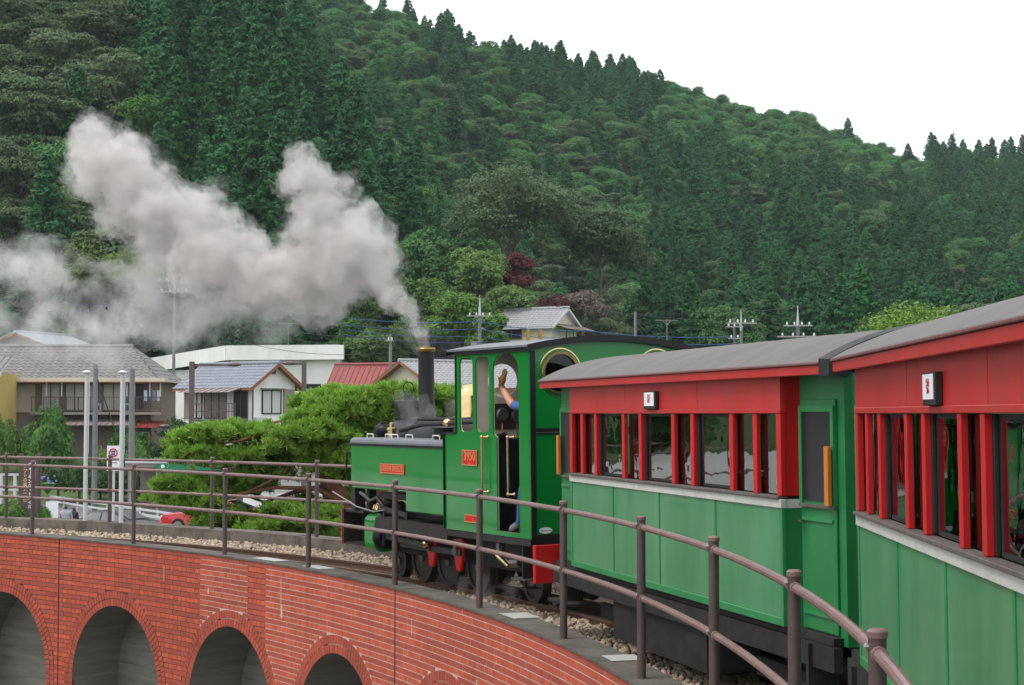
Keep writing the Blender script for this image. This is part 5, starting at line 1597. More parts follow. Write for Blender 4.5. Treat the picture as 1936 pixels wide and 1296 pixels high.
# small fittings on the houses
def fit(root, nm, mat, *boxes):
    for b in boxes: MB().box(*b).build(nm, mat, root)
hz1 = zy(712, 112); fz1 = zy(780, 112)
fit(h1, 'downpipe', 'timber', (-3.35, -3.27, Wf - .12, Wf - .04, TOWN, hz1 - .3), (7.32, 7.40, Wf - .12, Wf - .04, TOWN, hz1 - .3))
for u in (3.65, 5.65):
    ac = MB().box(u, u + .5, Wf - .5, Wf - .2, fz1 + .02, fz1 + .6).build('air_conditioner', 'white_metal', h1, bevel=.02)
    MB().lathe([(.02, -.02), (.2, 0), (.2, .02)], 14, (u + .22, Wf - .51, fz1 + .3), 'y').build('fan_grille', 'brown_metal', ac)
for k, (u, m) in enumerate(((7.05, 'sign_white'), (7.35, 'shirt_blue'), (7.62, 'shirt_grey'), (7.9, 'sign_white'))):
    MB().box(u, u + .2, Wf - .75, Wf - .72, fz1 + .75, fz1 + 1.45).build('washing', m, h1)
hz2 = zy(724, 108)
fit(h2, 'downpipe', 'brown_metal', (W2 / 2 + .01, W2 / 2 + .08, -D2 / 2 + .02, -D2 / 2 + .09, TOWN, hz2 - .1))
ac = MB().box(W2 / 2 + .05, W2 / 2 + .35, -1.7, -1.1, hz2 - 2.75, hz2 - 2.2).build('air_conditioner', 'white_metal', h2, bevel=.02)
fit(h2, 'window_hood', 'brown_metal', (W2 / 2 + .002, W2 / 2 + .35, -1.2, .8, hz2 - .40, hz2 - .36))
mast_b = at(1803, 272, 540)
mast = thing('radio_mast', 'thin radio mast standing on the far ridge', 'mast', mast_b)
MB().tube([(0, 0, -8), (0, 0, 4)], [.35, .15], 6).build('pole', 'galvanised', mast)
MB().box(-.9, .9, -.1, .1, 1.5, 1.8).box(-.7, .7, -.1, .1, 2.9, 3.2).build('aerial', 'galvanised', mast)
# ------------------------------------------------------------------ bushes and hedges
def bush_mesh(seed, mat, nc=150, k=26, leaf=.10, sq=.85):
    g = np.random.default_rng(seed)
    C, r = [], []
    for i in range(nc):
        d = g.normal(size=3); d /= np.linalg.norm(d); d[2] = abs(d[2])
        q = g.uniform(.55, .9) * (1 + .15 * math.sin(3 * math.atan2(d[1], d[0]) + seed))
        C.append((d[0] * q, d[1] * q, d[2] * q * sq + .1)); r.append(g.uniform(.12, .26))
    V1, F1 = leaves(C, r, k, leaf, .9, .35, .55, -.4, .6, seed)
    V2, F2 = cone_core([(.65 * math.sin(t), .1 + sq * .55 * (1 - math.cos(t)) * .75) for t in np.linspace(.3, math.pi - .15, 6)], 10)
    V, Fq = merge([(V1, F1), (V2, F2)])
    return mesh_np('foliage', V, Fq, mat)
BUSH = {m: [bush_mesh(i + 1, m) for i in range(2)] for m in ('leaf_bush', 'leaf_hedge', 'leaf_light')}
def bush(name, label, px, py_top, py_base, Y, wpx, mat='leaf_bush', v=0, group=None, cat='bush', stem=False):
    top, base = at(px, py_top, Y), at(px, py_base, Y)
    h = top.z - base.z
    r = thing(name, label, cat, (base.x, Y, base.z), random.uniform(0, 6), group)
    w = wpx / F_PX * Y / 2 / .98
    r.scale = (w, w, h / 1.0)
    link('foliage', BUSH[mat][v % 2], r)
    st = MB().lathe([(.07, -.8), (.05, .3)], 8).build('stem', 'bark', r)
    return r
bush('garden_shrub', 'large loose green shrub in front of the balcony house', 88, 778, 900, 104, 112, 'leaf_bush', 0)
bush('shrub_top', 'dark feathery shrub rising behind the loose green one', 100, 765, 850, 106, 60, 'leaf_bush', 1)
bush('edge_shrub', 'round green shrub on a stem at the picture edge', 8, 785, 880, 104, 70, 'leaf_bush', 1)
bush('clipped_shrub', 'rounded clipped green shrub left of the concrete pole', 245, 803, 880, 104, 84, 'leaf_bush', 0)
bush('clipped_ball', 'dark clipped shrub below the red tin roof', 330, 790, 830, 105, 66, 'leaf_hedge', 0)
bush('low_clipped_ball', 'second dark clipped shrub just below the first, behind the brown lamp', 337, 815, 858, 104, 56, 'leaf_hedge', 1)
bush('yellowish_shrub', 'pale yellow-green shrub behind the white road sign', 258, 838, 905, 100, 62, 'leaf_light', 0)
bush('pale_shrub', 'small pale shrub between the lamp posts', 195, 845, 895, 101, 36, 'leaf_light', 1)
bush('corner_azalea', 'bright low bush beside the brown trail board', 24, 945, 985, 66, 70, 'leaf_bush', 0)
bush('small_azalea', 'small bright bush between the board and the man in grey', 84, 955, 985, 66, 26, 'leaf_bush', 1)
for k, (px, w) in enumerate(((110, 46), (150, 46), (190, 46), (230, 46), (270, 46), (310, 46))):
    bush('hedge', ['tangled dark hedge over the retaining wall, first from the board', 'tangled dark hedge behind the first white lamp post', 'tangled dark hedge behind the concrete pole', 'tangled dark hedge behind the white road sign', 'tangled dark hedge beside the shelter', 'tangled dark hedge against the shelter end'][k], px, 872 - 2 * (k % 2), 930 + 4 * k, 99, w * 1.7, 'leaf_hedge', k, 'hedge along the retaining wall', 'hedge')
for k, px in enumerate((290, 320, 350)):
    bush('clipped_hedge', ['clipped hedge left end, below the window', 'clipped hedge middle piece, below the window', 'clipped hedge end by the brown lamp'][k], px, 838, 868, 101, 44, 'leaf_hedge', k, 'clipped hedge by the house', 'hedge')
fl = thing('iris_clump', 'blue flowering clump at the foot of the dark hedge', 'flowers', at(90, 918, 96))
for k in range(14):
    MB().sphere((random.uniform(-.5, .7), random.uniform(-.3, .3), random.uniform(.0, .5)), .07, 6, 4).build('bloom', 'flower_blue', fl)
MB().lathe([(.03, -.5), (.5, .1), (.02, .2)], 9).build('leaves', 'leaf_bush', fl)

# ------------------------------------------------------------------ big garden pine behind the viaduct
PY = 33.0
pine = thing('garden_pine', 'spreading bright green garden pine with crooked red-brown boughs', 'tree', at(690, 1110, PY))
pz = pine.location.copy()
def L3(px, py, dy=0): return at(px, py, PY + dy) - pz
pt = MB()
pt.tube([Vector((0.1, 0, GROUND_Z - pz.z - .2)), L3(692, 1000), L3(660, 958), L3(625, 918), L3(600, 880), L3(640, 840), L3(690, 800), L3(720, 765)], [.26, .22, .19, .17, .15, .12, .09, .05], 10)
pt.tube([L3(692, 1000), L3(715, 935, .1), L3(745, 880, .2), L3(800, 830, .3)], [.2, .16, .11, .05], 8)
pt.build('trunk', 'bark_pine', pine, smooth=True)
BOUGH = [
    [(660, 958, 0), (600, 925, -.4), (520, 922, -.7), (450, 935, -.9), (395, 945, -1.0)],
    [(625, 918, 0), (560, 930, .3), (500, 950, .6), (430, 925, .8)],
    [(600, 880, 0), (565, 870, -.5), (520, 905, -.8), (470, 930, -.9)],
    [(600, 880, 0), (545, 850, .4), (500, 838, .5), (430, 845, .6), (380, 825, .6)],
    [(640, 840, 0), (565, 840, -.6), (535, 815, -.8), (510, 815, -.9), (450, 835, -1), (400, 840, -1)],
    [(690, 800, 0), (610, 800, .8), (540, 795, 1.1), (460, 810, 1.3)],
    [(692, 1000, 0), (640, 985, -.6), (560, 990, -.8), (470, 985, -.9)],
    [(690, 800, 0), (640, 770, -.4), (590, 760, -.5)],
    [(720, 765, 0), (680, 745, .5), (640, 745, .8)],
    [(745, 880, .2), (700, 850, -.6), (640, 870, -.8)],
    [(800, 830, .3), (835, 770, .4), (860, 745, .5)],
    [(720, 765, 0), (770, 740, .2), (830, 738, .3)],
]
for b in BOUGH:
    pts = [L3(*p) for p in b]
    MB().tube(pts, [.05 * (1 - .85 * i / (len(pts) - 1)) + .009 for i in range(len(pts))], 7).build('bough', 'bark_pine', pine, smooth=True)
PADS = [(365, 820, 40, 22), (410, 806, 50, 18), (465, 802, 50, 16), (400, 848, 60, 18), (350, 900, 32, 22), (370, 920, 60, 26), (440, 905, 60, 24), (500, 880, 50, 16), (410, 955, 50, 20), (480, 975, 70, 18), (560, 970, 70, 26), (620, 960, 50, 28), (600, 1000, 80, 14), (420, 988, 60, 14), (520, 995, 60, 14),
        (515, 808, 46, 16), (585, 752, 34, 18), (610, 775, 60, 26), (640, 740, 60, 24), (560, 812, 50, 18), (620, 800, 60, 26), (640, 835, 50, 24), (580, 830, 50, 14), (690, 745, 60, 22), (740, 735, 60, 22), (700, 780, 60, 26), (660, 880, 40, 24), (610, 860, 36, 16), (720, 820, 50, 26), (790, 735, 60, 18), (850, 735, 40, 18), (840, 765, 50, 22), (770, 770, 50, 26), (560, 945, 40, 14), (650, 930, 30, 30), (640, 1000, 40, 20), (530, 850, 40, 12), (475, 845, 50, 12), (660, 770, 50, 22), (800, 800, 50, 24)]
g = np.random.default_rng(5)
T, Dr = [], []
for px, py, rx, ry in PADS:
    for layer in range(2):
        cd = g.uniform(-1.2, 1.2)
        for i in range(int(rx * ry / 78) + 4):
            a, q = g.uniform(0, 6.28), math.sqrt(g.uniform(0, 1))
            b_ = L3(px + rx * q * math.cos(a), py + 16 + ry * (.55 * q * math.sin(a)), 0)
            cz_ = g.uniform(-.06, .16) * (1 - q * q)
            yy = b_.y + cd + g.uniform(-.45, .45) * rx / 60
            for k in range(int(g.integers(9, 15))):
                o3 = g.normal(size=3) * np.array([.085, .085, .035])
                T.append((b_.x + o3[0], yy + o3[1], b_.z + cz_ + o3[2] - .4 * (abs(o3[0]) + abs(o3[1])) * .5))
                Dr.append((o3[0] * 4 + g.normal() * .3, o3[1] * 4 + g.normal() * .3, 1))
T = np.array(T); Dr = np.array(Dr); Dr /= np.linalg.norm(Dr, axis=1)[:, None]
K = 24
c = np.repeat(T, K, 0); d0 = np.repeat(Dr, K, 0)
n_ = len(c)
d = d0 * .75 + g.normal(size=(n_, 3)) * .36; d /= np.linalg.norm(d, axis=1)[:, None]
ln = g.uniform(.09, .17, n_)[:, None]
sd_ = np.cross(d, g.normal(size=(n_, 3))); sd_ /= np.linalg.norm(sd_, axis=1)[:, None]
wd = .013
V = np.stack([c - sd_ * wd, c + sd_ * wd, c + d * ln + sd_ * wd * .5, c + d * ln - sd_ * wd * .5], 1).reshape(-1, 3)
link('needles', mesh_np('needles', V, np.arange(n_ * 4).reshape(-1, 4), 'leaf_pine'), pine)
tw = MB()
for i in range(0, len(T), 16):
    p = Vector(T[i]); tw.tube([p + Vector((random.uniform(-.16, .16), random.uniform(-.16, .16), -.05)), p + Vector((0, 0, .02))], .012, 4, False)
tw.build('twigs', 'bark_pine', pine)

# ------------------------------------------------------------------ poles, lamps, cables
def cyl_pole(mb, base, top, r0, r1, n=10): return mb.tube([base, top], [r0, r1], n)
def upole(label, px, py_top, Y, zb, r=.16, arms=(), trans=False, spike=False, py_base=None):
    top = at(px, py_top, Y)
    o = Vector((top.x, Y, zb))
    root = thing('utility_pole', label, 'pole', o, group='utility poles in the town')
    H = top.z - zb
    body = MB().tube([(0, 0, -.5), (0, 0, H * (.86 if spike else 1))], [r, r * .75], 10).build('shaft', 'concrete_pole', root, smooth=True)
    if spike: MB().tube([(0, 0, H * .86), (0, 0, H)], [r * .72, .02], 8).build('spike', 'tin_pale', root)
    for (dz, w, nn) in arms:
        arm = MB().box(-w / 2, w / 2, -.22, -.12, H - dz - .04, H - dz + .04).build('crossarm', 'galvanised', root)
        for k in range(nn):
            u = -w / 2 + w * (k + .5) / nn
            MB().lathe([(.04, H - dz + .041), (.07, H - dz + .1), (.04, H - dz + .15), (.06, H - dz + .2), (.01, H - dz + .25)], 8, (u, -.17, 0)).build('insulator', 'porcelain', arm)
    if trans:
        MB().lathe([(.26, H - trans - .4), (.28, H - trans + .3), (.02, H - trans + .36)], 12, (-.42, -.1, 0)).build('transformer', 'galvanised', root, smooth=True)
    return root
upole('concrete pole with a transformer beside the slope house', 907, 558, 128, 0, .17, ((1.6, 2.0, 4),), 3.9, True)
upole('short dark pole with clamps between chimney and white building', 738, 632, 124, TOWN, .14, ((.5, .5, 2),))
upole('lone steel pole behind the locomotive cab roof', 1201, 590, 118, TOWN, .13)
upole('pole with one crossarm above the first carriage roof', 1401, 586, 112, TOWN, .13, ((.9, 2.0, 4),), False, True)
upole('pole with two crossarms and a transformer above the carriage roof', 1508, 578, 108, TOWN, .15, ((1.3, 1.9, 4), (2.0, 2.7, 4)), 2.5, True)
upole('thin short pole close beside the crossarm pole', 1388, 602, 116, TOWN, .09, ((.6, 1.2, 3), (1.4, .9, 2)))
upole('utility pole dimmed by the smoke over the white building', 330, 508, 136, TOWN, .15, ((1.0, 3.0, 5), (1.9, 2.6, 4)), False, True)
upole('bare grey concrete pole in front of the balcony, nearer the picture edge', 181, 690, 92, GROUND_Z, .17)
upole('bare grey concrete pole at the end of the balcony', 250, 697, 92, GROUND_Z, .19)
def cable(label, pts, sag=.0, r=.02, mat='cable_black', grp='overhead cables'):
    P = [at(*p) for p in pts]
    out = []
    for a, b in zip(P, P[1:]):
        for i in range(9):
            t = i / 8
            q = a.lerp(b, t); q.z -= sag * 4 * t * (1 - t); out.append(q)
    o = out[0].copy()
    tag(MB().tube([q - o for q in out], r, 5, False).build('overhead_cable', mat, None, o), label, 'cable', grp)
cable('topmost thin cable crossing from the smoke to the far poles', [(440, 510, 130), (905, 562, 128), (1936, 640, 112)], .5, .018)
cable('thin cable between the two spiked poles over the carriage', [(1201, 594, 118), (1401, 588, 112), (1508, 580, 108)], .1, .018)
for k, (y0, y1) in enumerate(((600, 612), (613, 626), (622, 640), (632, 652))):
    cable(['uppermost blue cable behind the chimney', 'second blue cable down behind the chimney', 'third blue cable down behind the chimney', 'lowest blue cable behind the chimney'][k], [(640, y0, 127), (907, y1 - 4, 127.5), (1110, y1 + 14, 124), (1400, y1 + 24, 116)], .25, .03 if k < 2 else .022, 'cable_blue', 'blue cables')
cable('blue cable in the thin smoke over the balcony house', [(120, 562, 138), (330, 558, 136), (640, 598, 127)], .3, .02, 'cable_blue', 'blue cables')
cable('second blue cable in the thin smoke over the balcony house', [(120, 574, 138), (330, 570, 136), (640, 610, 127)], .3, .016, 'cable_blue', 'blue cables')
for k, (a, b, c_) in enumerate(((596, 625, 655), (612, 640, 668), (640, 655, 662))):
    cable(['sagging grey cable above the white roof', 'lower sagging grey cable above the white roof', 'grey cable just over the red tin roof'][k], [(430, a, 132), (738, b + 12, 124), (880, c_, 127)], .6, .02)
for k in range(3):
    cable(['steep stay wire from the lone steel pole', 'middle stay wire from the lone steel pole', 'lowest stay wire from the lone steel pole'][k], [(1202, 600 + 8 * k, 118), (1262 - 14 * k, 655, 117)], 0, .02)
cable('long cable sagging from the crossarm pole to the cab roof', [(1401, 600, 112), (1300, 622, 114), (1090, 638, 120)], .3, .016)
cable('cable from the transformer pole down to the nearest roof', [(1508, 600, 108), (1420, 640, 110), (1330, 655, 112)], .2, .016)
cable('dark stay wire slanting in front of the balcony', [(183, 712, 92), (218, 815, 92)], 0, .03)
def antenna(label, px, py, Y, h):
    b = at(px, py + h, Y); t = at(px, py, Y); H = t.z - b.z
    r = thing('tv_antenna', label, 'antenna', b)
    MB().tube([(0, 0, 0), (0, 0, H)], .025, 6).build('mast', 'galvanised', r)
    MB().tube([(-.8, 0, H * .95), (.8, 0, H * .95)], .018, 5).build('boom', 'galvanised', r)
    e = MB()
    for k in range(6): e.tube([(-.7 + .28 * k, -.3, H * .96), (-.7 + .28 * k, .3, H * .96)], .012, 4)
    e.tube([(-.3, 0, H * .95), (0, 0, H * .75)], .015, 4).tube([(.3, 0, H * .95), (0, 0, H * .75)], .015, 4)
    e.build('elements', 'galvanised', r)
antenna('television antenna above the locomotive cab roof', 1261, 604, 118, 45)
antenna('television antenna on the white building roof', 545, 610, 143, 45)
antenna('television antenna in the smoke over the white roof', 92, 520, 160, 60)
antenna('antenna by the corner of the white building', 652, 690, 132, 45)
# white lamp posts standing on the viaduct kerb
for k, (a, px, yt) in enumerate(((55.95, 149, 706), (54.0, 220, 706))):
    b = pol(a, 3.05, -.12)
    r = thing('lamp_post', ['slim white lamp post on the kerb, nearer the picture edge', 'slim white lamp post on the kerb beside the road sign'][k], 'lamp', b, 0, 'white lamp posts on the viaduct kerb')
    H = at(px, yt, b.y).z - b.z
    MB().tube([(0, 0, 0), (0, 0, H * .52), (0, 0, H)], [.040, .040, .034], 12).build('shaft', 'white_metal', r, smooth=True)
    MB().lathe([(.03, H - .02), (.075, H), (.08, H + .02), (.05, H + .045), (.001, H + .055)], 16).build('lamp_cap', 'white_metal', r, smooth=True)
    MB().tube([(.05, -.03, H - .03), (.055, -.03, H - .25), (.045, -.02, H * .5)], .008, 5).build('wire', 'white_metal', r)
    MB().box(-.11, .11, -.09, .09, -.10, .235).build('footing', 'coping', r, bevel=.01)
# brown street lamps
def street_lamp(label, px, yt, Y, zb, arm, d):
    t = at(px, yt, Y)
    r = thing('street_lamp', label, 'lamp', (t.x, Y, zb), 0, 'brown street lamps')
    H = t.z - zb
    MB().box(-.11, .11, -.11, .11, -.3, H).build('shaft', 'brown_metal', r, bevel=.02)
    MB().box(min(0, d * arm), max(0, d * arm), -.05, .05, H - .22, H - .10).build('arm', 'brown_metal', r)
    MB().sphere((d * arm, 0, H - .13), .22, 10, 6, (1.6, .8, .45)).build('lantern', 'brown_metal', r, smooth=True)
    return r
s1 = street_lamp('tall brown street lamp in front of the blue-grey roofed house', 363, 684, 76, GROUND_Z, 1.9, 1)
MB().box(-1.6, -.1, -.04, .04, 2.95 - GROUND_Z - 2.1 + .4, 3.05 - GROUND_Z - 2.1 + .4).build('side_arm', 'brown_metal', s1)
MB().sphere((-1.2, 0, 3.1 - GROUND_Z - 1.65), .16, 10, 6, (1.5, 1, .6)).build('side_lantern', 'brown_metal', s1, smooth=True)
street_lamp('brown street lamp with its arm pointing to the tiled gable', 575, 682, 82, GROUND_Z, .75, -1)
# road sign: white board with red ring
Y = 62
t = at(213, 843, Y)
rs = thing('road_sign', 'white road sign with a red prohibition ring on a white post', 'sign', (t.x, Y, GROUND_Z))
H = t.z - GROUND_Z
MB().tube([(.04, .04, -.2), (.04, .04, H - .1)], .045, 10).build('post', 'white_metal', rs, smooth=True)
bd = MB().box(-.20, .26, -.03, .0, H - .92, H).build('board', 'sign_white', rs)
MB().lathe([(.115, -.045), (.165, -.045), (.165, -.031), (.115, -.031)], 28, (.03, 0, H - .26), 'y', True).build('red_ring', 'sign_red', bd)
MB().box(-.05, .11, -.036, -.031, H - .25, H - .19).box(-.04, .10, -.036, -.031, H - .35, H - .28).build('vehicle_symbol', 'sign_blue', bd)
MB().box(-.12, .18, -.034, -.031, H - .52, H - .50).box(-.12, .18, -.034, -.031, H - .64, H - .60).build('small_print', 'shutter_grey', bd)
# brown trail board with vertical lettering
Y = 66
t = at(58, 858, Y)
tb = thing('trail_board', 'tall brown wooden board with vertical white and yellow Japanese lettering', 'sign', (t.x, Y, GROUND_Z))
H = t.z - GROUND_Z
for u in (-.36, .33): MB().box(u - .08, u + .08, -.08, .08, -.3, H).build('post', 'sign_brown', tb, bevel=.01)
bd = MB().box(-.40, .36, -.115, -.081, .55, H - .18).build('board', 'sign_brown', tb)
def column(s, u, z0, size, mat):
    for i, ch in enumerate(s):
        r = Matrix.Translation((u, -.118, z0 - i * size * 1.06)) @ Matrix.Rotation(math.pi / 2, 4, 'X')
        if ch in 'ー（）・': r = r @ Matrix.Rotation(-math.pi / 2, 4, 'Z')
        text_mesh('lettering', ch, size, mat, bd, r, .002, 'CENTER', .004)
column('ウォーキング・トレイル', .02, H - .42, .155, 'sign_white')
column('アプトの道（一区）', -.17, H - .50, .165, 'sign_yellow')
column('峠', .19, H - .40, .12, 'sign_white')
mp = MB()
MB().box(.17, .22, -.119, -.116, H - 1.0, H - .62).build('pink_print', 'sign_pink', bd)
for k in range(6): mp.box(-.08 + .03 * (k % 2), .15 - .02 * (k % 3), -.119, -.116, 1.15 - k * .10, 1.22 - k * .10)
for k in range(6): mp.box(-.2, -.13, -.119, -.116, 1.15 - k * .10, 1.19 - k * .10).box(.2, .25, -.119, -.116, 1.15 - k * .10, 1.19 - k * .10)
mp.build('map_print', 'sign_white', bd)
# white guard rails along the road
def guard(label, p0, p1, n, beams, h=.75, bh=.16):
    a, b = Vector(p0), Vector(p1)
    r = thing('guard_rail', label, 'barrier', a, 0, 'white guard rails by the road')
    for i in range(n + 1):
        q = (b - a) * (i / n)
        MB().tube([q + Vector((0, .06, -.1)), q + Vector((0, .06, h + .05))], .05, 8).build('post', 'white_metal', r)
    for z in beams: MB().beam(Vector((0, 0, z)), b - a + Vector((0, 0, z)), .06, bh).build('beam', 'white_metal', r)
guard('white double-beam guard rail in the corner behind the trail board', onz(-40, 948, GROUND_Z), onz(42, 952, GROUND_Z), 3, (.42, .68))
guard('white guard rail running beside the road toward the red car', onz(95, 962, GROUND_Z), onz(370, 1008, GROUND_Z), 9, (.45, .72), .75, .10)
guard('second white guard rail nearer the parked black car', onz(270, 1002, GROUND_Z), onz(380, 1026, GROUND_Z), 4, (.45, .72), .75, .10)
wf = thing('pipe_barrier', 'white pipe frame standing in the corner by the bushes', 'barrier', at(17, 952, 74))
for u in (-.35, .25): MB().tube([(u, 0, -1), (u, 0, 1.3)], .07, 8).build('upright', 'white_metal', wf)
MB().box(-.5, .42, -.05, .05, 1.2, 1.3).box(-.5, .42, -.05, .05, .55, .62).build('cross_bar', 'white_metal', wf)
nb = thing('notice_board', 'small white board standing beside the man in grey', 'sign', at(98, 1000, 66))
MB().box(-.24, .24, -.02, .02, .2, 1.05).build('panel', 'sign_white', nb)
MB().box(-.2, -.16, 0.021, .06, -.6, 1.0).box(.16, .2, .021, .06, -.6, 1.0).build('leg', 'galvanised', nb)

# ------------------------------------------------------------------ parked cars
def vehicle(label, loc, rz, paint, hatch=False):
    r = thing('parked_car', label, 'car', loc, rz)
    L_, W_ = 4.3, 1.7
    prof = [(-2.15, .30), (-2.15, .62), (-2.05, .80), (-1.1, .92), (-.45, 1.38), (.75, 1.42), (1.55 if not hatch else 1.75, 1.02), (2.05, .95), (2.15, .75), (2.15, .32)]
    def hull(prof, w0, w1, zs):
        V, n = [], len(prof)
        for sx in (-1, 1):
            for x, z in prof:
                t = max(0, min(1, (z - zs) / .5)); V.append((x, sx * (w0 + (w1 - w0) * t) / 2, z))
        return V, [tuple(range(n)), tuple(reversed(range(n, 2 * n)))] + [(i, (i + 1) % n, n + (i + 1) % n, n + i) for i in range(n)]
    V, Fs = hull(prof, W_, W_ * .74, .92)
    MB().add(V, Fs).build('body', paint, r, bevel=.05, smooth=True)
    for sx in (-1, 1):
        for poly in ([(-.95, .96), (-.42, 1.32), (.12, 1.34), (.12, .97)], [(.18, .97), (.18, 1.34), (.72, 1.35), (1.30, 1.02)]):
            pts = []
            for x, z in poly:
                t = max(0, min(1, (z - .92) / .5)); pts.append((x, sx * ((W_ + (W_ * .74 - W_) * t) / 2 + .006), z))
            MB().add(pts, [(0, 1, 2, 3)]).build('side_window', 'pane_vehicle', r)
    for x0, z0, x1, z1, nm in ((-1.04, .96, -.50, 1.34, 'windscreen'), (1.50 if not hatch else 1.68, 1.06, .82, 1.385, 'rear_window')):
        t0, t1 = (z0 - .92) / .5, (z1 - .92) / .5
        a, b = (W_ - (W_ * .26) * t0) / 2 - .12, (W_ - (W_ * .26) * t1) / 2 - .08
        dx, dz = (-.008 if nm == 'windscreen' else .008), .012
        MB().add([(x0 + dx, -a, z0 + dz), (x0 + dx, a, z0 + dz), (x1 + dx, b, z1 + dz), (x1 + dx, -b, z1 + dz)], [(0, 1, 2, 3)]).build(nm, 'pane_vehicle', r)
    for x in (-1.32, 1.30):
        for sy_ in (-1, 1):
            w = MB().lathe([(.2, -.1), (.31, -.09), (.32, 0), (.31, .09), (.2, .1)], 20, (x, sy_ * .76, .32), 'y').build('wheel', 'tyre', r, smooth=True)
            MB().lathe([(.001, .0), (.19, .02), (.2, -.02)], 14, (x, sy_ * .86, .32), 'y').build('rim', 'galvanised', w)
    for sy_ in (-1, 1):
        MB().box(2.10, 2.17, sy_ * .62 - .2, sy_ * .62 + .2, .74, .90).build('tail_light', 'tail_red', r, bevel=.02)
        MB().box(-2.17, -2.08, sy_ * .6 - .2, sy_ * .6 + .2, .62, .74).build('headlight', 'porcelain', r, bevel=.02)
        MB().box(-.85, -.70, sy_ * .84, sy_ * .98, .95, 1.08).build('mirror', paint, r, bevel=.02)
    MB().box(-2.19, -2.11, -.8, .8, .34, .50).build('bumper', paint, r, bevel=.02)
    MB().box(2.17, 2.185, -.24, .24, .50, .64).build('number_plate', 'sign_white', r)
    return r
bp = at(205, 1000, 72)
vehicle('black saloon car parked behind the kerb, tail towards the guard rail', (bp.x, 72, GROUND_Z + .03), -R_(22), 'paint_black')
rp_ = at(405, 1000, 74)
vehicle('red car mostly hidden by the pine', (rp_.x, 74, GROUND_Z + .35), -R_(12), 'paint_red', True)
wp = at(12, 1020, 62)
vehicle('white car of which only the roof shows above the kerb', (wp.x, 62, GROUND_Z + .06), R_(10), 'paint_white')
# ------------------------------------------------------------------ people
def person(name, label, joints, edges, radii, mat_of, loc, rz=0.0, mats=('skin',)):
    """One continuous skinned body: joints -> Skin + Subdivision -> mesh, materials chosen by position."""
    names = list(joints)
    me = bpy.data.meshes.new(name)
    me.from_pydata([joints[k] for k in names], [(names.index(a), names.index(b)) for a, b in edges], [])
    o = link(name, me)
    sk = o.modifiers.new('skin', 'SKIN'); sk.use_smooth_shade = True
    sv = me.skin_vertices[0].data
    for i, k in enumerate(names):
        r = radii[k]; sv[i].radius = r if isinstance(r, tuple) else (r, r)
        sv[i].use_root = (k == 'pelvis')
    sb = o.modifiers.new('sub', 'SUBSURF'); sb.levels = 1; sb.render_levels = 1
    bpy.context.view_layer.update()
    m2 = bpy.data.meshes.new_from_object(o.evaluated_get(bpy.context.evaluated_depsgraph_get()))
    bpy.data.objects.remove(o)
    m2.name = 'body'
    m2.materials.clear()
    for m in mats: m2.materials.append(MATS[m])
    J = {k: Vector(v) for k, v in joints.items()}
    idx = []
    for p in m2.polygons:
        idx.append(mats.index(mat_of(p.center, J)))
    m2.polygons.foreach_set('material_index', idx)
    m2.polygons.foreach_set('use_smooth', [True] * len(m2.polygons))
    root = thing(name, label, 'person', loc, rz)
    link('body', m2, root)
    return root
BASE_E = [('pelvis', 'belly'), ('belly', 'chest'), ('chest', 'neck'), ('neck', 'head0'), ('head0', 'head1'), ('chest', 'ls'), ('ls', 'le'), ('le', 'lw'), ('lw', 'lh'), ('chest', 'rs'), ('rs', 're'), ('re', 'rw'), ('rw', 'rh'),
          ('pelvis', 'lhip'), ('lhip', 'lk'), ('lk', 'la'), ('la', 'lt'), ('pelvis', 'rhip'), ('rhip', 'rk'), ('rk', 'ra'), ('ra', 'rt')]
BASE_R = dict(pelvis=(.16, .12), belly=(.15, .11), chest=(.17, .12), neck=.055, head0=(.075, .09), head1=(.085, .10), ls=.07, le=.045, lw=.032, lh=(.04, .025), rs=.07, re=.045, rw=.032, rh=(.04, .025),
              lhip=.09, lk=.06, la=.045, lt=(.045, .035), rhip=.09, rk=.06, ra=.045, rt=(.045, .035))
def stand(h=1.7, fwd=.02, arm_l=((-.23, .02, 1.12), (-.22, -.1, .9)), arm_r=((.23, .02, 1.12), (.22, -.1, .9)), lean=0.0):
    s = h / 1.7
    J = dict(pelvis=(0, 0, .93), belly=(0, -lean * .3, 1.12), chest=(0, -lean * .7, 1.33), neck=(0, -lean, 1.48), head0=(0, -lean - .02, 1.56), head1=(0, -lean - .03, 1.65),
             ls=(-.19, -lean * .9, 1.40), le=arm_l[0], lw=arm_l[1], lh=(arm_l[1][0], arm_l[1][1] - .03, arm_l[1][2] - .08), rs=(.19, -lean * .9, 1.40), re=arm_r[0], rw=arm_r[1], rh=(arm_r[1][0], arm_r[1][1] - .03, arm_r[1][2] - .08),
             lhip=(-.10, 0, .86), lk=(-.11, -.02, .48), la=(-.11, .02, .07), lt=(-.12, -.14, .04), rhip=(.10, 0, .86), rk=(.11, -.02, .48), ra=(.11, .02, .07), rt=(.12, -.14, .04))
    return {k: tuple(c * s for c in v) for k, v in J.items()}
def dress(top, bottom, shoe, sleeve=.06):
    def f(c, J):
        if c.z > J['neck'].z + .05:
            return 'hair' if (c.z > J['head1'].z + .0 or c.y > J['head1'].y + .02) else 'skin'
        if c.z < J['la'].z + .03: return shoe
        if c.z < J['pelvis'].z + .02 and abs(c.x) < .2: return bottom
        for a in 'lr':
            if abs(c.x) > .2 and c.z < J[a + 'e'].z + sleeve and (c - J[a + 'e']).length < .40: return 'skin'
        return top
    return f
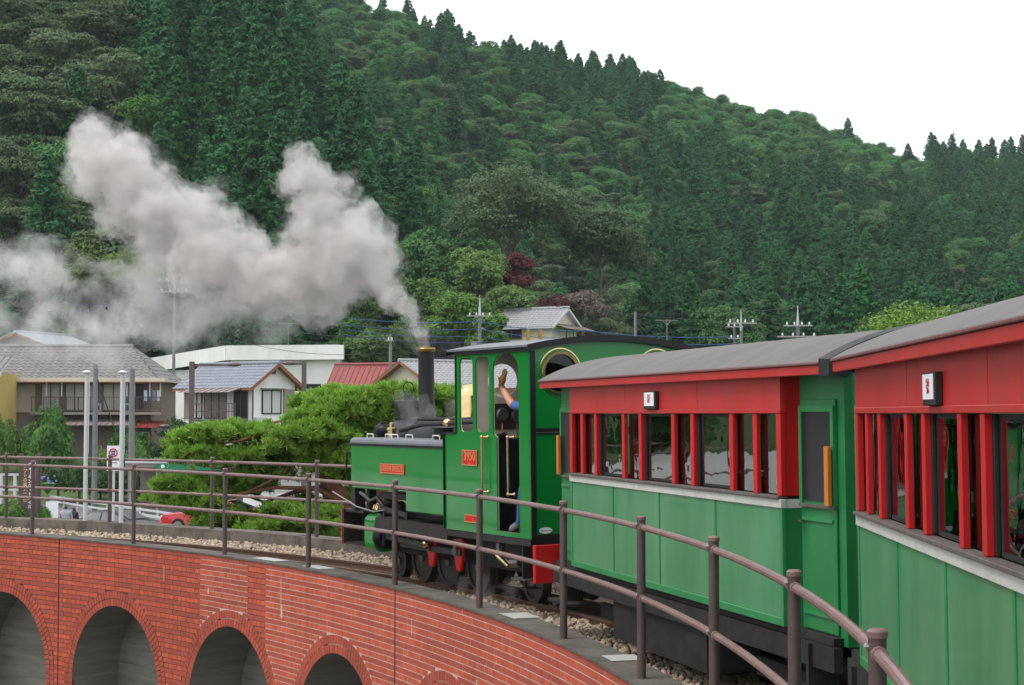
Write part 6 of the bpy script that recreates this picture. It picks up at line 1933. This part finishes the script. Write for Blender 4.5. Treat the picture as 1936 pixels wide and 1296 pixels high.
def head_parts(root, J, face=-1):
    """eyes, nose, ears on a standing figure that faces local -y"""
    h = Vector(J['head1']); y = h.y - .085
    MB().sphere((-.03, y, h.z - .035), .011, 8, 6).sphere((.03, y, h.z - .035), .011, 8, 6).build('eyes', 'hair', root)
    MB().sphere((0, y - .012, h.z - .07), .016, 8, 6, (.8, 1, 1.3)).build('nose', 'skin', root)
    MB().sphere((0, y + .004, h.z - .105), .018, 8, 6, (1.2, .4, .35)).build('mouth', 'plate_red', root)
    for s in (-1, 1): MB().sphere((s * .085, h.y, h.z - .05), .022, 8, 6, (.4, 1, 1.4)).build('ear', 'skin', root)
J = stand(1.72, arm_l=((-.25, -.05, 1.12), (-.18, -.24, 1.0)), arm_r=((.25, -.05, 1.12), (.18, -.24, 1.0)))
p1 = at(124, 985, 70)
p = person('person', 'person in a grey shirt with back turned, standing by the black car', J, BASE_E, BASE_R, dress('shirt_grey', 'cloth_dark', 'cloth_dark'), (p1.x, 70, GROUND_Z + .03), math.pi, ('skin', 'hair', 'shirt_grey', 'cloth_dark'))
head_parts(p, J)
J = stand(1.62, arm_l=((-.23, -.04, 1.06), (-.15, -.22, .98)), arm_r=((.23, -.04, 1.06), (.16, -.2, .95)))
p2 = at(140, 985, 70.8)
p = person('person', 'person in dark clothes half hidden behind the white lamp post', J, BASE_E, BASE_R, dress('cloth_dark', 'cloth_dark', 'cloth_dark'), (p2.x, 70.8, GROUND_Z + .03), math.pi * .8, ('skin', 'hair', 'cloth_dark'))
head_parts(p, J)
# driver in the cab: gloved hand raised to the window bar (positions in the engine's own frame)
LM = Matrix.Translation(loco.location) @ Matrix.Rotation(-HL, 4, 'Z')
LMi = LM.inverted()
def drv(px, py, x):
    """point in the engine frame at pixel, on the plane local x = const"""
    o = Vector((0, 0, CAM_Z)); r = ray(px, py)
    o2, r2 = LMi @ o, LMi.to_3x3() @ r
    return o2 + r2 * ((x - o2.x) / r2.x)
XW = -.84
gl0, gl1, elb = drv(951, 728, XW), drv(958, 706, XW), drv(974, 766, XW)
FLOOR = .765
dx, dy = -.70, .02
footx = drv(962, 1006, -.80)
Jd = dict(pelvis=(-.62, .12, FLOOR + .95), belly=(-.63, .13, FLOOR + 1.1), chest=(-.64, .15, FLOOR + 1.30), neck=(-.60, .12, FLOOR + 1.46), head0=(-.58, .13, FLOOR + 1.54), head1=(-.57, .14, FLOOR + 1.64),
          ls=(-.78, .13, FLOOR + 1.32), le=tuple(elb), lw=tuple(gl0), palm=tuple(gl0.lerp(gl1, .55)),
          f1a=tuple(gl1 + Vector((.0, .035, .0))), f1b=tuple(gl1 + Vector((.015, .04, .045))), f2a=tuple(gl1 + Vector((0, .012, .01))), f2b=tuple(gl1 + Vector((.015, .015, .06))),
          f3a=tuple(gl1 + Vector((0, -.012, .008))), f3b=tuple(gl1 + Vector((.015, -.012, .055))), f4a=tuple(gl1 + Vector((0, -.034, .0))), f4b=tuple(gl1 + Vector((.015, -.036, .035))),
          tha=tuple(gl0.lerp(gl1, .35) + Vector((0, .05, .015))), thb=tuple(gl0.lerp(gl1, .35) + Vector((.0, .075, .055))),
          rs=(-.46, .13, FLOOR + 1.38), re=(-.36, .22, FLOOR + 1.12), rw=(-.36, .45, FLOOR + 1.02), rh=(-.36, .53, FLOOR + 1.02),
          lhip=(-.74, .14, FLOOR + .88), lk=tuple(drv(991, 925, -.86)), la=tuple(drv(985, 988, -.86)), lt=tuple(drv(966, 1001, -.88)),
          rhip=(-.52, .12, FLOOR + .88), rk=(-.50, .14, FLOOR + .5), ra=(-.50, .12, FLOOR + .10), rt=(-.50, .30, FLOOR + .045))
Ed = [e for e in BASE_E if e != ('lw', 'lh')] + [('lw', 'palm')] + [e for k in '1234' for e in (('palm', f'f{k}a'), (f'f{k}a', f'f{k}b'))] + [('palm', 'tha'), ('tha', 'thb')]
Rd = dict(BASE_R); Rd.update(le=.05, lw=.036, palm=(.042, .026), lt=(.05, .04), rt=(.05, .04), tha=.016, thb=.012, **{f'f{k}{s}': .0125 if s == 'a' else .011 for k in '1234' for s in 'ab'})
def dress_d(c, J):
    if c.z > J['neck'].z + .05 and c.y < .35: return 'hair' if c.z > J['head1'].z or c.y < J['head1'].y - .02 else 'skin'
    if (c - J['le']).length > .06 and c.y > .2 and c.z > J['lw'].z - .02: return 'glove'
    if c.z < J['la'].z - .01: return 'shoe_grey'
    if c.z < J['pelvis'].z + .03 and c.x < -.4 and not (c.x > -.42 and c.z > FLOOR + .95): return 'denim'
    a, b = J['le'], J['lw']
    if c.y > a.y - .02 and c.z > a.z - .06 and c.x < -.72: return 'skin'
    if c.y > .3 and c.x > -.45: return 'glove'
    return 'shirt_blue'
drvr = person('person', 'engine driver in blue with a gloved hand raised in the cab doorway', Jd, Ed, Rd, dress_d, loco.location, -HL, ('skin', 'hair', 'glove', 'denim', 'shirt_blue', 'shoe_grey'))
drvr.rotation_euler = loco.rotation_euler

# ------------------------------------------------------------------ smoke
def smoke(name, label, blobs, mat, voxel=.06, amp=.16, scale=.35, seed=0, cat='smoke', grow=0.0, parent=None, part=None):
    """Closed billowing body: overlapping balls fused and roughened, filled with an even volume."""
    g = random.Random(seed)
    mb = MB()
    for (x, y, z, r) in blobs: mb.sphere((x, y, z), r + grow, 14, 10)
    o = link(name, mb.mesh(name, None), None)
    m = o.modifiers.new('fuse', 'REMESH'); m.mode = 'VOXEL'; m.voxel_size = voxel; m.use_smooth_shade = True
    for k, (sc, st) in enumerate(((scale, amp), (scale * .42, amp * .62), (scale * .17, amp * .36), (scale * .07, amp * .16))):
        t = bpy.data.textures.new('billow', 'CLOUDS'); t.noise_scale = sc; t.noise_depth = 2
        d = o.modifiers.new('billow', 'DISPLACE'); d.texture = t; d.strength = st; d.mid_level = .5
        d.texture_coords = 'GLOBAL'
    bpy.context.view_layer.update()
    me = bpy.data.meshes.new_from_object(o.evaluated_get(bpy.context.evaluated_depsgraph_get()))
    bpy.data.objects.remove(o)
    me.materials.clear(); me.materials.append(MATS[mat]); me.name = name
    o = link(part or name, me, parent)
    o.cycles.use_homogeneous_volume = True if hasattr(o, 'cycles') and hasattr(o.cycles, 'use_homogeneous_volume') else False
    MATS[mat].cycles.homogeneous_volume = not any(n.type == 'TEX_NOISE' for n in MATS[mat].node_tree.nodes)
    MATS[mat].cycles.volume_step_rate = .3
    if not part: tag(o, label, cat, kind='stuff')
    return o
smoke_mat('smoke_thick', (.90, .862, .84), 2.3)
smoke_mat('smoke_mid', (.915, .885, .868), 2.9, .1, (2.9, .43, .64, 6))
smoke_mat('smoke_thin', (.94, .925, .915), 1.0, .1, (1.5, .42, .68, 5))
smoke_mat('steam_thin', (.98, .98, .98), .5)
gs = random.Random(3)
def B(px, py, Y, rpx):
    p = at(px, py, Y); return (p.x, p.y, p.z, rpx / F_PX * Y)
def puffs(path, n, jit=.5):
    """balls strewn along a pixel path (px, py, depth, radius px)"""
    out = []
    for (a, b) in zip(path, path[1:]):
        for i in range(n):
            t = (i + gs.random()) / n
            r = a[3] + (b[3] - a[3]) * t
            q = r * gs.uniform(.45, .85)
            ang, d = gs.uniform(0, 6.28), gs.uniform(.1, jit) * r
            out.append(B(a[0] + (b[0] - a[0]) * t + d * math.cos(ang), a[1] + (b[1] - a[1]) * t + d * math.sin(ang), a[2] + (b[2] - a[2]) * t + gs.uniform(-.5, .5) * r / F_PX * 22, q))
    return out
CHY = (LM @ Vector((0, 4.28, 0))).y
stem = [(806, 654, CHY, 14), (795, 622, CHY, 21), (768, 580, CHY + .1, 30), (725, 535, CHY + .3, 44), (680, 495, CHY + .5, 66)]
head = [(680, 495, CHY + .5, 74), (645, 470, CHY + .6, 84), (615, 425, CHY + .7, 62), (605, 370, CHY + .8, 56), (578, 325, CHY + .8, 38)]
mid = [(640, 520, CHY + .6, 88), (560, 530, CHY + .8, 78), (480, 510, CHY + 1.2, 78), (400, 480, CHY + 1.6, 82), (320, 420, CHY + 2.0, 92)]
tail = [(320, 420, CHY + 2.0, 92), (260, 360, CHY + 2.3, 86), (210, 310, CHY + 2.5, 78), (165, 280, CHY + 2.7, 58)]
blobs = puffs(stem, 7, .3) + puffs(head, 10) + puffs(mid, 10) + puffs(tail, 10)
for p in stem: blobs.append(B(*p[:3], p[3] * .8))
blobs += [B(716, 452, CHY + .4, 34), B(730, 500, CHY + .4, 34), B(645, 360, CHY + .8, 34), B(575, 310, CHY + .8, 34), B(545, 350, CHY + .8, 30)]
plume = smoke('chimney_smoke', 'thick grey smoke billowing from the engine chimney and drifting across the town', blobs, 'smoke_mid', .036, .24, .34, 1, grow=.02)
core_b = [(x, y, z, r * .66) for x, y, z, r in blobs]
smoke('dense_core', None, core_b, 'smoke_thick', .036, .26, .3, 2, parent=plume, part='dense_core')
smoke('thin_veil', None, [(x, y, z, r * 1.08) for x, y, z, r in blobs[30:]], 'smoke_thin', .05, .42, .4, 4, parent=plume, part='thin_veil', grow=.02)
low = [(600, 580, CHY + 1, 40), (480, 575, CHY + 1.5, 70), (360, 570, CHY + 2, 90), (250, 590, CHY + 2.6, 90), (140, 590, CHY + 3.2, 84), (30, 575, CHY + 3.6, 90), (-60, 540, CHY + 3.8, 110)]
lowb = puffs(low, 8, .8) + [B(0, 500, CHY + 3.6, 46), B(-15, 540, CHY + 3.6, 60), B(70, 520, CHY + 3.4, 40), B(180, 600, CHY + 3, 60), B(330, 610, CHY + 2.4, 50)]
drift = smoke('drifting_smoke', 'thin hanging veil of smoke in front of the houses', lowb, 'smoke_thin', .06, .5, .5, 7, grow=.05)
smoke('veil_core', None, [(x, y, z, r * .72) for x, y, z, r in lowb], 'smoke_thin', .06, .5, .4, 8, parent=drift, part='veil_core')
w = LM @ Vector((-.45, 3.4, 2.05))
smoke('leaking_steam', 'small wisp of white steam leaking beside the chimney', [(w.x + gs.uniform(-.35, .45), w.y + gs.uniform(-.1, .3), w.z + gs.uniform(-.16, .14), gs.uniform(.06, .13)) for _ in range(16)], 'steam_thin', .035, .12, .15, 9)
w = LM @ Vector((-.95, .9, .06))
smoke('drain_steam', 'small puff of steam low down beside the engine wheels', [(w.x + gs.uniform(-.3, .3), w.y + gs.uniform(-.3, .1), w.z + gs.uniform(-.05, .16), gs.uniform(.04, .09)) for _ in range(12)], 'steam_thin', .03, .1, .13, 10)
# ------------------------------------------------------------------ park inside the loop (seen mirrored in the carriage windows)
def marquee(label, x, y, rz, s=1.0):
    r = thing('marquee_tent', label, 'tent', (x, y, GROUND_Z - 1.0), rz, 'white tents inside the loop')
    MB().add([(-2.7, -2, 2.2), (2.7, -2, 2.2), (2.7, 2, 2.2), (-2.7, 2, 2.2), (-2.7, 0, 3.4), (2.7, 0, 3.4)], [(0, 1, 5, 4), (3, 4, 5, 2), (0, 4, 3), (1, 2, 5)]).build('canopy', 'white_wall', r)
    MB().box(-2.7, 2.7, -2.02, -2.0, 1.7, 2.2).build('valance', 'white_wall', r)
    for sx in (-2.65, 2.65):
        for sy2 in (-1.95, 1.95): MB().tube([(sx, sy2, 0), (sx, sy2, 2.2)], .04, 6).build('leg', 'white_metal', r)
    r.scale = (s, s, s * 1.5)
marquee('white tent inside the loop, the nearer one', -14.6, 30, R_(50))
marquee('white tent inside the loop, behind the nearer one', -15.5, 36, R_(50))
marquee('white tent inside the loop, farthest along', -20.5, 41, R_(45))
for k, (x, y, kk, s) in enumerate(((-24, 27, 'broad', .6), (-31, 35, 'light', .9), (-20, 44, 'broad', .65), (-38, 44, 'cedar', .6))):
    place_tree('park_tree', ['round park tree nearest the tents inside the loop', 'light green park tree inside the loop', 'round park tree at the far end of the tents', 'pointed park tree inside the loop'][k], 'tree', kk, k, (x, y, GROUND_Z), k, s)
# far air
def haze(density):
    m = smoke_mat('haze_air', (.80, .90, 1.0), density, 0.2)
    m.cycles.homogeneous_volume = True
    o = link('haze', MB().box(-950, 950, -450, 1550, -60, 190).mesh('haze', None))
    o.data.materials.append(m)
    tag(o, 'thin bluish summer haze over the valley', 'haze', kind='stuff')
HAZE = 0.00013
if HAZE: haze(HAZE)
